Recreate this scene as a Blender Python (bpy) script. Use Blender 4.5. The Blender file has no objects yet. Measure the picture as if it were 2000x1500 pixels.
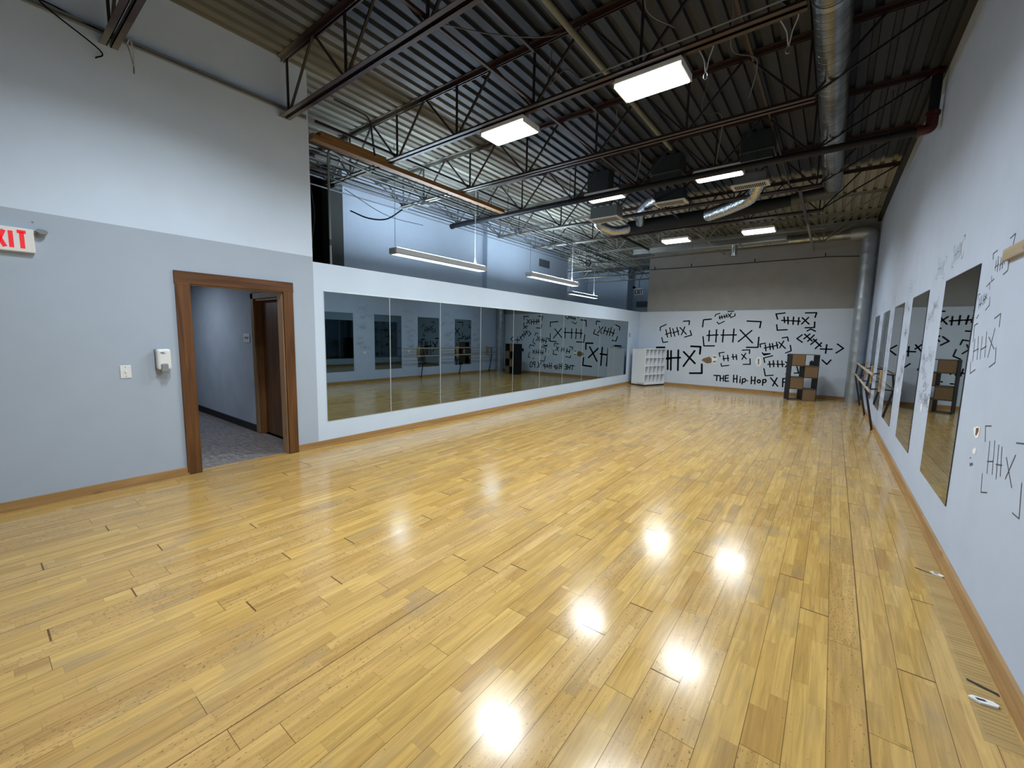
import bpy, math, random
from mathutils import Vector, Matrix
random.seed(7)
scene = bpy.context.scene
C = scene.collection

# ---------------------------------------------------------------- camera
cam_data = bpy.data.cameras.new('camera')
cam_data.sensor_width = 36.0
cam_data.lens = 815.95 / 2000 * 36.0
cam_data.clip_start = 0.02
cam = bpy.data.objects.new('camera', cam_data)
C.objects.link(cam)
_r = Vector((0.79296, 0.60893, 0.02052)); _u = Vector((-0.08712, 0.07998, 0.99298)); _f = Vector((-0.60301, 0.78918, -0.11647))
M = Matrix((_r, _u, -_f)).transposed().to_4x4()
M.translation = Vector((0, 0, 1.6))
cam.matrix_world = M
scene.camera = cam

# ---------------------------------------------------------------- world, exposure
w = bpy.data.worlds.new('world'); scene.world = w; w.use_nodes = True
w.node_tree.nodes['Background'].inputs[0].default_value = (0.75, 0.85, 1, 1)
w.node_tree.nodes['Background'].inputs[1].default_value = 0.0
scene.view_settings.view_transform = 'Standard'
scene.view_settings.look = 'None'
scene.view_settings.exposure = 1.62
scene.view_settings.gamma = 1.0
scene.view_settings.use_curve_mapping = False
scene.cycles.sample_clamp_indirect = 4.0
scene.cycles.blur_glossy = 1.0
LAMP_W = 18.0; LAMP_SPREAD = 156.0
LAMP = 30.0          # ceiling fixtures
PEND = 4.5           # pendants beyond the partition

# ---------------------------------------------------------------- planes of the room
def XL(y): return -5.5269 - 0.002376 * y       # left wall
def XR(y): return 0.8151 - 0.008669 * y        # right wall
YB = 14.685
DECK = 4.83
ZPT = 2.505

# ---------------------------------------------------------------- materials
MATS = {}
def nt_new(name):
    m = bpy.data.materials.new(name); m.use_nodes = True
    nt = m.node_tree
    return m, nt, nt.nodes['Principled BSDF']
def mat(name, col, rough=0.6, metal=0.0, var=0.06, scale=3.0, bump=0.0, bscale=60.0, emit=None, estr=0, coat=0, spec=0.5):
    if name in MATS: return MATS[name]
    m, nt, b = nt_new(name)
    b.inputs['Roughness'].default_value = rough
    b.inputs['Metallic'].default_value = metal
    b.inputs['Specular IOR Level'].default_value = spec
    b.inputs['Coat Weight'].default_value = coat
    L = nt.links
    geo = nt.nodes.new('ShaderNodeNewGeometry')
    n = nt.nodes.new('ShaderNodeTexNoise'); n.inputs['Scale'].default_value = scale; n.inputs['Detail'].default_value = 4
    L.new(geo.outputs['Position'], n.inputs['Vector'])
    mr = nt.nodes.new('ShaderNodeMapRange'); mr.inputs[1].default_value = .3; mr.inputs[2].default_value = .7
    mr.inputs[3].default_value = 1 - var; mr.inputs[4].default_value = 1 + var
    L.new(n.outputs['Fac'], mr.inputs[0])
    vm = nt.nodes.new('ShaderNodeVectorMath'); vm.operation = 'SCALE'; vm.inputs[0].default_value = col[:3]
    L.new(mr.outputs[0], vm.inputs['Scale']); L.new(vm.outputs[0], b.inputs['Base Color'])
    if bump:
        n2 = nt.nodes.new('ShaderNodeTexNoise'); n2.inputs['Scale'].default_value = bscale; n2.inputs['Detail'].default_value = 3
        L.new(geo.outputs['Position'], n2.inputs['Vector'])
        bp = nt.nodes.new('ShaderNodeBump'); bp.inputs['Strength'].default_value = bump; bp.inputs['Distance'].default_value = 0.01
        L.new(n2.outputs['Fac'], bp.inputs['Height']); L.new(bp.outputs[0], b.inputs['Normal'])
    if emit:
        b.inputs['Emission Color'].default_value = (*emit, 1); b.inputs['Emission Strength'].default_value = estr
    MATS[name] = m
    return m

def oversprayed(name, dark, cream, xlim, ylim, rough, metal=0.0, sl=1.6):
    """metal whose left end and far end carry cream overspray paint (world position)"""
    m, nt, b = nt_new(name); L = nt.links
    geo = nt.nodes.new('ShaderNodeNewGeometry'); sep = nt.nodes.new('ShaderNodeSeparateXYZ'); L.new(geo.outputs['Position'], sep.inputs[0])
    n = nt.nodes.new('ShaderNodeTexNoise'); n.inputs['Scale'].default_value = 1.6; n.inputs['Detail'].default_value = 5
    L.new(geo.outputs['Position'], n.inputs['Vector'])
    def mth(op, a, bb=None, c=None):
        x = nt.nodes.new('ShaderNodeMath'); x.operation = op
        for i, v in enumerate((a, bb, c)):
            if v is None: continue
            if isinstance(v, (int, float)): x.inputs[i].default_value = v
            else: L.new(v, x.inputs[i])
        return x.outputs[0]
    nn = mth('MULTIPLY', mth('SUBTRACT', n.outputs['Fac'], .5), 1.2)
    fx = mth('SUBTRACT', mth('SUBTRACT', xlim, sep.outputs[0]), nn)
    fy = mth('SUBTRACT', mth('SUBTRACT', sep.outputs[1], ylim), mth('MULTIPLY', nn, .4))
    fx = mth('MULTIPLY', fx, sl); fy = mth('MULTIPLY', fy, 4.0)
    f = mth('MAXIMUM', fx, fy)
    cl = nt.nodes.new('ShaderNodeClamp'); L.new(f, cl.inputs[0])
    n3 = nt.nodes.new('ShaderNodeTexNoise'); n3.inputs['Scale'].default_value = 2.5; n3.inputs['Detail'].default_value = 6
    mp = nt.nodes.new('ShaderNodeMapping'); mp.inputs['Scale'].default_value = (6, .5, 1)
    L.new(geo.outputs['Position'], mp.inputs[0]); L.new(mp.outputs[0], n3.inputs['Vector'])
    mxd = nt.nodes.new('ShaderNodeMix'); mxd.data_type = 'RGBA'
    mxd.inputs[6].default_value = (*[c * .7 for c in dark], 1); mxd.inputs[7].default_value = (*[min(1, c * 1.35) for c in dark], 1)
    L.new(n3.outputs['Fac'], mxd.inputs[0])
    mx = nt.nodes.new('ShaderNodeMix'); mx.data_type = 'RGBA'
    L.new(cl.outputs[0], mx.inputs[0]); L.new(mxd.outputs[2], mx.inputs[6]); mx.inputs[7].default_value = (*cream, 1)
    L.new(mx.outputs[2], b.inputs['Base Color'])
    b.inputs['Roughness'].default_value = rough
    mm = mth('MULTIPLY', mth('SUBTRACT', 1.0, cl.outputs[0]), metal)
    L.new(mm, b.inputs['Metallic'])
    MATS[name] = m
    return m

def wood(name, c1, c2, axis='z', rough=.4, scale=1.0):
    m, nt, b = nt_new(name); L = nt.links
    geo = nt.nodes.new('ShaderNodeNewGeometry')
    mp = nt.nodes.new('ShaderNodeMapping')
    s = {'x': (1.2, 22, 22), 'y': (22, 1.2, 22), 'z': (22, 22, 1.2)}[axis]
    mp.inputs['Scale'].default_value = [v * scale for v in s]
    L.new(geo.outputs['Position'], mp.inputs[0])
    n = nt.nodes.new('ShaderNodeTexNoise'); n.inputs['Scale'].default_value = 1; n.inputs['Detail'].default_value = 6; n.inputs['Distortion'].default_value = .6
    L.new(mp.outputs[0], n.inputs['Vector'])
    cr = nt.nodes.new('ShaderNodeValToRGB')
    cr.color_ramp.elements[0].position = .3; cr.color_ramp.elements[0].color = (*c1, 1)
    cr.color_ramp.elements[1].position = .7; cr.color_ramp.elements[1].color = (*c2, 1)
    L.new(n.outputs['Fac'], cr.inputs[0]); L.new(cr.outputs[0], b.inputs['Base Color'])
    v = nt.nodes.new('ShaderNodeTexVoronoi'); v.inputs['Scale'].default_value = 2.2
    mp2 = nt.nodes.new('ShaderNodeMapping')
    s2 = {'x': (.8, 3, 3), 'y': (3, .8, 3), 'z': (3, 3, .8)}[axis]; mp2.inputs['Scale'].default_value = s2
    L.new(geo.outputs['Position'], mp2.inputs[0]); L.new(mp2.outputs[0], v.inputs['Vector'])
    mr = nt.nodes.new('ShaderNodeMapRange'); mr.inputs[1].default_value = .03; mr.inputs[2].default_value = .12; mr.inputs[3].default_value = .45; mr.inputs[4].default_value = 1
    L.new(v.outputs['Distance'], mr.inputs[0])
    vm = nt.nodes.new('ShaderNodeVectorMath'); vm.operation = 'SCALE'
    L.new(cr.outputs[0], vm.inputs[0]); L.new(mr.outputs[0], vm.inputs['Scale']); L.new(vm.outputs[0], b.inputs['Base Color'])
    b.inputs['Roughness'].default_value = rough
    MATS[name] = m
    return m

def floor_material():
    """worn maple sports floor: boards 137 mm wide laid along y, each of two strips of short staves"""
    m, nt, b = nt_new('maple_floor'); L = nt.links; N = nt.nodes
    geo = N.new('ShaderNodeNewGeometry'); sep = N.new('ShaderNodeSeparateXYZ'); L.new(geo.outputs['Position'], sep.inputs[0])
    X, Y = sep.outputs[0], sep.outputs[1]
    def mth(op, a, bb=None, c=None):
        x = N.new('ShaderNodeMath'); x.operation = op
        for i, v in enumerate((a, bb, c)):
            if v is None: continue
            if isinstance(v, (int, float)): x.inputs[i].default_value = v
            else: L.new(v, x.inputs[i])
        return x.outputs[0]
    def wn(a, bb=0.0, col=False):
        cb = N.new('ShaderNodeCombineXYZ')
        for i, v in enumerate((a, bb)):
            if isinstance(v, (int, float)): cb.inputs[i].default_value = v
            else: L.new(v, cb.inputs[i])
        x = N.new('ShaderNodeTexWhiteNoise'); x.noise_dimensions = '2D'; L.new(cb.outputs[0], x.inputs['Vector'])
        return x.outputs['Color' if col else 'Value']
    W = 0.137
    xs = mth('DIVIDE', mth('ADD', X, 0.025 + 20 * W), W)
    row = mth('FLOOR', xs); fx = mth('FRACT', xs)
    def cells(y, rowid, length, seed):
        off = mth('MULTIPLY', wn(rowid, seed), length * 7)
        ys = mth('DIVIDE', mth('ADD', y, off), length)
        return mth('FLOOR', ys), mth('FRACT', ys)
    pc, pf = cells(Y, row, 1.55, 3.3)
    strip = mth('FLOOR', mth('MULTIPLY', xs, 2.0))
    sf = mth('FRACT', mth('MULTIPLY', xs, 2.0))
    sc, sff = cells(Y, strip, 0.50, 9.1)
    rp = wn(mth('ADD', mth('MULTIPLY', row, 13.7), 0.3), pc)
    rs = wn(mth('ADD', mth('MULTIPLY', strip, 7.3), 0.7), mth('ADD', sc, mth('MULTIPLY', pc, 31.0)))
    rs2 = wn(mth('ADD', mth('MULTIPLY', strip, 3.1), 5.7), mth('ADD', sc, mth('MULTIPLY', pc, 17.0)))
    # tone of each stave
    tone = mth('ADD', mth('MULTIPLY', rs, .58), mth('MULTIPLY', rp, .42))
    cr = N.new('ShaderNodeValToRGB'); L.new(tone, cr.inputs[0])
    e = cr.color_ramp.elements
    e[0].position = 0.0; e[0].color = (0.42, 0.245, 0.075, 1)
    e[1].position = 1.0; e[1].color = (0.68, 0.46, 0.175, 1)
    for p, c in ((.18, (0.49, 0.30, 0.088, 1)), (.5, (0.56, 0.355, 0.108, 1)), (.8, (0.61, 0.395, 0.125, 1))):
        q = e.new(p); q.color = c
    # grain
    mp = N.new('ShaderNodeMapping'); mp.inputs['Scale'].default_value = (38, 2.2, 1); L.new(geo.outputs['Position'], mp.inputs[0])
    addv = N.new('ShaderNodeVectorMath'); addv.operation = 'ADD'; L.new(mp.outputs[0], addv.inputs[0])
    cb = N.new('ShaderNodeCombineXYZ'); L.new(mth('MULTIPLY', rs, 40.0), cb.inputs[1]); L.new(mth('MULTIPLY', rs, 11.0), cb.inputs[2]); L.new(cb.outputs[0], addv.inputs[1])
    g = N.new('ShaderNodeTexNoise'); g.inputs['Scale'].default_value = 1; g.inputs['Detail'].default_value = 5; g.inputs['Distortion'].default_value = 1.2
    L.new(addv.outputs[0], g.inputs['Vector'])
    grain = N.new('ShaderNodeMapRange'); L.new(g.outputs['Fac'], grain.inputs[0])
    for i, v in enumerate((.3, .7, .76, 1.12)): grain.inputs[i + 1].default_value = v
    # short dark flecks, dense only on some boards
    mp2 = N.new('ShaderNodeMapping'); mp2.inputs['Scale'].default_value = (125, 50, 1); mp2.inputs['Rotation'].default_value = (0, 0, .35)
    L.new(geo.outputs['Position'], mp2.inputs[0])
    fl = N.new('ShaderNodeTexNoise'); fl.inputs['Scale'].default_value = 1; fl.inputs['Detail'].default_value = 2; fl.inputs['Distortion'].default_value = .4
    L.new(mp2.outputs[0], fl.inputs['Vector'])
    thr = mth('SUBTRACT', 0.705, mth('MULTIPLY', mth('GREATER_THAN', rp, .50), mth('ADD', .035, mth('MULTIPLY', mth('FRACT', mth('MULTIPLY', rp, 7.0)), .065))))
    fleck = mth('MULTIPLY', mth('SUBTRACT', fl.outputs['Fac'], thr), 22.0)
    fc = N.new('ShaderNodeClamp'); L.new(fleck, fc.inputs[0])
    # grey worn areas on a few staves
    wnz = N.new('ShaderNodeTexNoise'); wnz.inputs['Scale'].default_value = 2.3; wnz.inputs['Detail'].default_value = 5; L.new(geo.outputs['Position'], wnz.inputs['Vector'])
    wr = N.new('ShaderNodeMapRange'); L.new(wnz.outputs['Fac'], wr.inputs[0])
    for i, v in enumerate((.5, .72, 0, 1)): wr.inputs[i + 1].default_value = v
    wear = mth('MULTIPLY', mth('MULTIPLY', wr.outputs[0], mth('GREATER_THAN', rs2, .5)), .55)
    # seams
    def edge(fr, wd, scale):
        d = mth('MINIMUM', fr, mth('SUBTRACT', 1.0, fr))
        return mth('LESS_THAN', mth('MULTIPLY', d, scale), wd)
    rrow = wn(row, 77.0)
    seam_l = mth('LESS_THAN', mth('MULTIPLY', fx, W), mth('ADD', .0022, mth('MULTIPLY', mth('GREATER_THAN', rrow, .80), .0032)))
    rend = wn(row, mth('ADD', pc, 200.0))
    seam_e = mth('LESS_THAN', mth('MULTIPLY', pf, 1.55), mth('ADD', .0025, mth('MULTIPLY', mth('GREATER_THAN', rend, .6), .006)))
    big = mth('MAXIMUM', seam_l, seam_e)
    seam_s = mth('MAXIMUM', edge(sf, .0008, W / 2), edge(sff, .0011, .50))
    vm = N.new('ShaderNodeVectorMath'); vm.operation = 'SCALE'; L.new(cr.outputs[0], vm.inputs[0]); L.new(grain.outputs[0], vm.inputs['Scale'])
    def mix(f, a, bc):
        x = N.new('ShaderNodeMix'); x.data_type = 'RGBA'
        L.new(f, x.inputs[0]); L.new(a, x.inputs[6]); x.inputs[7].default_value = (*bc, 1)
        return x.outputs[2]
    spk = N.new('ShaderNodeVectorMath'); spk.operation = 'MULTIPLY'; L.new(vm.outputs[0], spk.inputs[0])
    cbs = N.new('ShaderNodeCombineXYZ'); sp_ = mth('GREATER_THAN', rp, .50)
    for i_, k_ in enumerate((.10, .12, .06)): L.new(mth('SUBTRACT', 1.0, mth('MULTIPLY', sp_, k_)), cbs.inputs[i_])
    L.new(cbs.outputs[0], spk.inputs[1])
    c = mix(wear, spk.outputs[0], (0.27, 0.20, 0.13))
    c = mix(mth('MULTIPLY', fc.outputs[0], .75), c, (0.14, 0.075, 0.03))
    c = mix(mth('MULTIPLY', seam_s, .28), c, (0.16, 0.09, 0.03))
    c = mix(mth('MULTIPLY', big, .85), c, (0.07, 0.035, 0.015))
    L.new(c, b.inputs['Base Color'])
    rn = N.new('ShaderNodeTexNoise'); rn.inputs['Scale'].default_value = 5; rn.inputs['Detail'].default_value = 6; L.new(geo.outputs['Position'], rn.inputs['Vector'])
    rr = N.new('ShaderNodeMapRange'); L.new(rn.outputs['Fac'], rr.inputs[0])
    for i, v in enumerate((.3, .7, .14, .235)): rr.inputs[i + 1].default_value = v
    L.new(mth('ADD', rr.outputs[0], mth('MULTIPLY', mth('SUBTRACT', rs2, .5), .04)), b.inputs['Roughness'])
    hs = N.new('ShaderNodeTexNoise'); hs.inputs['Scale'].default_value = 1.0; hs.inputs['Detail'].default_value = 3
    mp3 = N.new('ShaderNodeMapping'); mp3.inputs['Scale'].default_value = (16, 5, 1); L.new(geo.outputs['Position'], mp3.inputs[0]); L.new(mp3.outputs[0], hs.inputs['Vector'])
    hgt = mth('SUBTRACT', mth('MULTIPLY', hs.outputs['Fac'], .5), mth('ADD', mth('MULTIPLY', big, .6), mth('MULTIPLY', fc.outputs[0], .15)))
    bp = N.new('ShaderNodeBump'); bp.inputs['Strength'].default_value = .045; bp.inputs['Distance'].default_value = .002
    L.new(hgt, bp.inputs['Height']); L.new(bp.outputs[0], b.inputs['Normal'])
    L.new(mth('SUBTRACT', .38, mth('MULTIPLY', big, .34)), b.inputs['Specular IOR Level'])
    b.inputs['Coat Weight'].default_value = .28; b.inputs['Coat Roughness'].default_value = .14
    MATS['floor'] = m
    return m

def spiral_material(xc, zc):
    m, nt, b = nt_new('spiral_seam_metal'); L = nt.links; N = nt.nodes
    geo = N.new('ShaderNodeNewGeometry'); sep = N.new('ShaderNodeSeparateXYZ'); L.new(geo.outputs['Position'], sep.inputs[0])
    def mth(op, a, bb=None):
        x = N.new('ShaderNodeMath'); x.operation = op
        for i, v in enumerate((a, bb)):
            if v is None: continue
            if isinstance(v, (int, float)): x.inputs[i].default_value = v
            else: L.new(v, x.inputs[i])
        return x.outputs[0]
    ang = mth('DIVIDE', mth('ARCTAN2', mth('SUBTRACT', sep.outputs[2], zc), mth('SUBTRACT', sep.outputs[0], xc)), 2 * math.pi)
    ph = mth('FRACT', mth('ADD', mth('DIVIDE', sep.outputs[1], .115), ang))
    h = mth('SMOOTH_MAX', mth('SUBTRACT', 1.0, mth('MULTIPLY', mth('ABSOLUTE', mth('SUBTRACT', ph, .5)), 14.0)), 0.0)
    bp = N.new('ShaderNodeBump'); bp.inputs['Strength'].default_value = .7; bp.inputs['Distance'].default_value = .004; L.new(h, bp.inputs['Height']); L.new(bp.outputs[0], b.inputs['Normal'])
    n = N.new('ShaderNodeTexNoise'); n.inputs['Scale'].default_value = 6; n.inputs['Detail'].default_value = 6; L.new(geo.outputs['Position'], n.inputs['Vector'])
    cr = N.new('ShaderNodeValToRGB'); L.new(n.outputs['Fac'], cr.inputs[0])
    cr.color_ramp.elements[0].position = .3; cr.color_ramp.elements[0].color = (.14, .155, .16, 1)
    cr.color_ramp.elements[1].position = .7; cr.color_ramp.elements[1].color = (.32, .33, .32, 1)
    L.new(cr.outputs[0], b.inputs['Base Color']); b.inputs['Metallic'].default_value = .9; b.inputs['Roughness'].default_value = .27
    return m

def vinyl_material():
    m, nt, b = nt_new('hall_vinyl'); L = nt.links; N = nt.nodes
    geo = N.new('ShaderNodeNewGeometry'); mp = N.new('ShaderNodeMapping'); mp.inputs['Scale'].default_value = (5, 14, 1); L.new(geo.outputs['Position'], mp.inputs[0])
    n = N.new('ShaderNodeTexNoise'); n.inputs['Scale'].default_value = 1.5; n.inputs['Detail'].default_value = 8; n.inputs['Roughness'].default_value = .75; L.new(mp.outputs[0], n.inputs['Vector'])
    cr = N.new('ShaderNodeValToRGB'); L.new(n.outputs['Fac'], cr.inputs[0])
    cr.color_ramp.elements[0].position = .35; cr.color_ramp.elements[0].color = (.10, .085, .085, 1)
    cr.color_ramp.elements[1].position = .65; cr.color_ramp.elements[1].color = (.36, .33, .33, 1)
    L.new(cr.outputs[0], b.inputs['Base Color']); b.inputs['Roughness'].default_value = .35
    return m

RED = oversprayed('red_brown_steel', (0.028, 0.012, 0.010), (0.20, 0.195, 0.16), -4.9, 11.2, .45)
ROD = oversprayed('dark_steel_rod', (0.014, 0.009, 0.008), (0.18, 0.175, 0.145), -6.4, 11.2, .5)
DECKM = oversprayed('galvanised_deck', (0.0125, 0.0175, 0.027), (0.265, 0.26, 0.212), -4.1, 10.1, .6, .1, sl=.55)
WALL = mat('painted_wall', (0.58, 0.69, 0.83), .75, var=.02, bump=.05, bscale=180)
WALLK = mat('back_painted_wall', (0.58, 0.65, 0.745), .75, var=.02, bump=.05, bscale=180)
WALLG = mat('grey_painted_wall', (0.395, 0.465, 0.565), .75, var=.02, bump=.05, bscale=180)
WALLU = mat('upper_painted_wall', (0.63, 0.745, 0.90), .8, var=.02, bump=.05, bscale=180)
WALLB = mat('beige_upper_wall', (0.31, 0.31, 0.30), .85, var=.05, bump=.04)
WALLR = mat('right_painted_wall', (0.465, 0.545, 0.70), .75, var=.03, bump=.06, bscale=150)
WALLO = mat('outer_room_wall', (0.52, 0.60, 0.70), .8, var=.02)
VOID = mat('painted_darkness', (0.012, 0.012, 0.013), .9)  # near-black colour stands in for the darkness of the deep opening
OAK = wood('blond_baseboard_wood', (0.30, 0.165, 0.06), (0.44, 0.265, 0.105), 'y', .38)
OAKX = wood('blond_baseboard_wood_x', (0.30, 0.165, 0.06), (0.44, 0.265, 0.105), 'x', .38)
CASE = wood('stained_casing_wood', (0.065, 0.023, 0.006), (0.165, 0.068, 0.018), 'z', .38)
CASEH = wood('stained_casing_wood_y', (0.065, 0.023, 0.006), (0.165, 0.068, 0.018), 'y', .38)
PLATE = mat('white_plastic', (0.78, 0.79, 0.80), .35, var=.01)
LAM = mat('white_laminate', (0.80, 0.84, 0.90), .4, var=.01)
BLACK = mat('black_paint', (0.005, 0.005, 0.007), .8, var=.1, spec=.1)
MARK = mat('thin_dark_marker', (0.07, 0.07, 0.085), .7)
FAINT = mat('faded_marker', (0.11, 0.115, 0.13), .7)
GALV = mat('galvanised_duct_metal', (0.34, 0.36, 0.36), .28, .9, var=.18, scale=5)
FOIL = mat('crinkled_foil', (0.62, 0.64, 0.66), .2, 1.0, var=.15, bump=1.0, bscale=30)
DARKD = mat('dark_wrapped_duct', (0.013, 0.017, 0.022), .7, spec=.25)
PIPE = mat('black_iron_pipe', (0.008, 0.010, 0.013), .45, 0, spec=.25)
REDP = mat('red_fitting_paint', (0.05, 0.002, 0.002), .35)
CREAMP = mat('cream_pipe_paint', (0.15, 0.145, 0.10), .5)
CONDUIT = mat('metal_conduit', (0.05, 0.055, 0.06), .35, .7, var=.15)
CONDW = mat('painted_conduit', (0.17, 0.185, 0.20), .5)
WIRE = mat('pale_cable', (0.075, 0.08, 0.085), .6)
WIREW = mat('white_cord', (0.45, 0.46, 0.46), .6)
KRAFT = mat('kraft_cardboard', (0.20, 0.122, 0.058), .7, var=.05)
UNITD = mat('charcoal_board', (0.014, 0.015, 0.018), .6, spec=.2)
HEADER = wood('orange_header_wood', (0.15, 0.072, 0.024), (0.28, 0.155, 0.06), 'y', .55)
RAIL = wood('pale_rail_wood', (0.34, 0.27, 0.20), (0.52, 0.43, 0.33), 'y', .5)
BLOCK = wood('rail_block_wood', (0.36, 0.22, 0.11), (0.55, 0.37, 0.2), 'z', .5)
BSTEEL = mat('black_steel', (0.012, 0.012, 0.014), .4)
PLASTER = mat('white_plaster', (0.85, 0.85, 0.84), .9)
GRILLE = mat('grille_cream', (0.50, 0.50, 0.45), .5)
MIRROR = mat('mirror_silver', (0.27, 0.33, 0.36), .012, 1.0, var=0.0)
GEDGE = mat('mirror_edge', (0.45, 0.50, 0.50), .3)
DEDGE = mat('mirror_dark_edge', (0.03, 0.025, 0.03), .4)
LENS = mat('lamp_lens', (0.9, 0.9, 0.9), .5, emit=(0.90, 0.97, 1.0), estr=LAMP * .17)
LENSE = mat('lamp_lens_edge', (0.9, 0.9, 0.9), .5, emit=(0.90, 0.97, 1.0), estr=LAMP * .06)
LENSP = mat('pendant_lens', (0.9, 0.9, 0.9), .5, emit=(0.72, 0.88, 1.0), estr=PEND * .24)
LENSU = mat('pendant_uplight', (0.9, 0.9, 0.9), .5, emit=(0.66, 0.82, 1.0), estr=PEND * 7)
LENSF = mat('recess_uplight', (0.9, 0.9, 0.9), .5, emit=(0.66, 0.82, 1.0), estr=PEND * 4)
FIXT = mat('fixture_white', (0.7, 0.7, 0.68), .4)
EXITR = mat('exit_red', (0.6, 0.01, 0.02), .5, emit=(1, 0.02, 0.04), estr=.12)
DUCTV = mat('zinc_duct', (0.40, 0.44, 0.47), .38, .65, var=.1, scale=4)
SIGNW = mat('sign_white', (0.80, 0.80, 0.80), .4)
GLASS = mat('smoky_clear_plastic', (0.25, 0.27, 0.28), .15)
BLUE = mat('navy_print', (0.02, 0.03, 0.16), .5)

# ---------------------------------------------------------------- mesh helpers
class MB:
    def __init__(s): s.v = []; s.f = []; s.m = []; s.smooth = []
    def add(s, vs, fs, mi=0, smooth=False):
        o = len(s.v); s.v += [tuple(v) for v in vs]
        for f in fs: s.f.append([i + o for i in f]); s.m.append(mi); s.smooth.append(smooth)
        return s
    def box(s, x0, x1, y0, y1, z0, z1, mi=0):
        vs = [(x, y, z) for z in (z0, z1) for y in (y0, y1) for x in (x0, x1)]
        return s.add(vs, [(0, 2, 3, 1), (4, 5, 7, 6), (0, 1, 5, 4), (2, 6, 7, 3), (0, 4, 6, 2), (1, 3, 7, 5)], mi)
    def bbox(s, x0, x1, y0, y1, z0, z1, b=.01, mi=0):
        """box with chamfered edges"""
        x0, x1 = min(x0, x1), max(x0, x1); y0, y1 = min(y0, y1), max(y0, y1); z0, z1 = min(z0, z1), max(z0, z1)
        import bmesh
        bm = bmesh.new(); bmesh.ops.create_cube(bm, size=1)
        for v in bm.verts:
            v.co = Vector(((x0 + x1) / 2 + v.co.x * (x1 - x0), (y0 + y1) / 2 + v.co.y * (y1 - y0), (z0 + z1) / 2 + v.co.z * (z1 - z0)))
        bmesh.ops.bevel(bm, geom=bm.edges[:], offset=b, segments=2, affect='EDGES', profile=.5)
        bm.verts.index_update()
        s.add([v.co[:] for v in bm.verts], [[v.index for v in f.verts] for f in bm.faces], mi); bm.free()
        return s
    def prism(s, poly, z0, z1, mi=0):
        n = len(poly)
        vs = [(x, y, z0) for x, y in poly] + [(x, y, z1) for x, y in poly]
        fs = [list(range(n))[::-1], list(range(n, 2 * n))] + [(i, (i + 1) % n, n + (i + 1) % n, n + i) for i in range(n)]
        return s.add(vs, fs, mi)
    def bar(s, p0, p1, w, h, mi=0, up=(0, 0, 1)):
        p0 = Vector(p0); p1 = Vector(p1); d = (p1 - p0).normalized(); up = Vector(up)
        if abs(d.dot(up)) > .98: up = Vector((0, 1, 0))
        a = d.cross(up).normalized() * w / 2; b = a.cross(d).normalized() * h / 2
        vs = [p + q for p in (p0, p1) for q in (-a - b, a - b, a + b, -a + b)]
        return s.add(vs, [(0, 1, 2, 3), (7, 6, 5, 4), (0, 4, 5, 1), (1, 5, 6, 2), (2, 6, 7, 3), (3, 7, 4, 0)], mi)
    def tube(s, pts, r, n=10, mi=0, cap=True, radii=None):
        pts = [Vector(p) for p in pts]; rings = []
        a = None
        for i, p in enumerate(pts):
            if i == 0: d = pts[1] - pts[0]
            elif i == len(pts) - 1: d = pts[-1] - pts[-2]
            else: d = (pts[i + 1] - pts[i]).normalized() + (pts[i] - pts[i - 1]).normalized()
            d.normalize()
            if a is None:
                a = d.orthogonal().normalized()
            else:
                a = (a - d * a.dot(d)).normalized()
            b = d.cross(a); rr = radii[i] if radii else r
            rings.append([p + (a * math.cos(2 * math.pi * k / n) + b * math.sin(2 * math.pi * k / n)) * rr for k in range(n)])
        vs = [v for ring in rings for v in ring]
        fs = [(i * n + k, i * n + (k + 1) % n, (i + 1) * n + (k + 1) % n, (i + 1) * n + k) for i in range(len(pts) - 1) for k in range(n)]
        s.add(vs, fs, mi, True)
        if cap: s.add(rings[0], [list(range(n))[::-1]], mi); s.add(rings[-1], [list(range(n))], mi)
        return s
    def build(s, name, mats, parent=None):
        me = bpy.data.meshes.new(name); me.from_pydata(s.v, [], s.f)
        if not isinstance(mats, (list, tuple)): mats = [mats]
        for m in mats: me.materials.append(m)
        me.polygons.foreach_set('material_index', s.m); me.polygons.foreach_set('use_smooth', s.smooth)
        me.update()
        import bmesh
        bm = bmesh.new(); bm.from_mesh(me); bmesh.ops.recalc_face_normals(bm, faces=bm.faces[:]); bm.to_mesh(me); bm.free()
        o = bpy.data.objects.new(name, me); C.objects.link(o)
        if parent:
            o.parent = parent
            o.matrix_parent_inverse = parent.matrix_world.inverted() if False else Matrix.Translation(-Vector(parent.location))
        return o

def rounded(pts, r=.05, n=4):
    """round the corners of a polyline"""
    pts = [Vector(p) for p in pts]; out = [pts[0]]
    for i in range(1, len(pts) - 1):
        a, b, c = pts[i - 1], pts[i], pts[i + 1]
        ra = min(r, (a - b).length * .45, (c - b).length * .45)
        p0 = b + (a - b).normalized() * ra; p1 = b + (c - b).normalized() * ra
        for k in range(n + 1):
            t = k / n; out.append(p0.lerp(b, t).lerp(b.lerp(p1, t), t))
    out.append(pts[-1]); return out
def spline(pts, n=8):
    P = [Vector(p) for p in pts]; P = [2 * P[0] - P[1]] + P + [2 * P[-1] - P[-2]]; out = []
    for i in range(1, len(P) - 2):
        for k in range(n):
            t = k / n; a, b, c, d = P[i - 1:i + 3]
            out.append(.5 * ((2 * b) + (c - a) * t + (2 * a - 5 * b + 4 * c - d) * t * t + (3 * b - a - 3 * c + d) * t ** 3))
    out.append(P[-2]); return out

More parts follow.
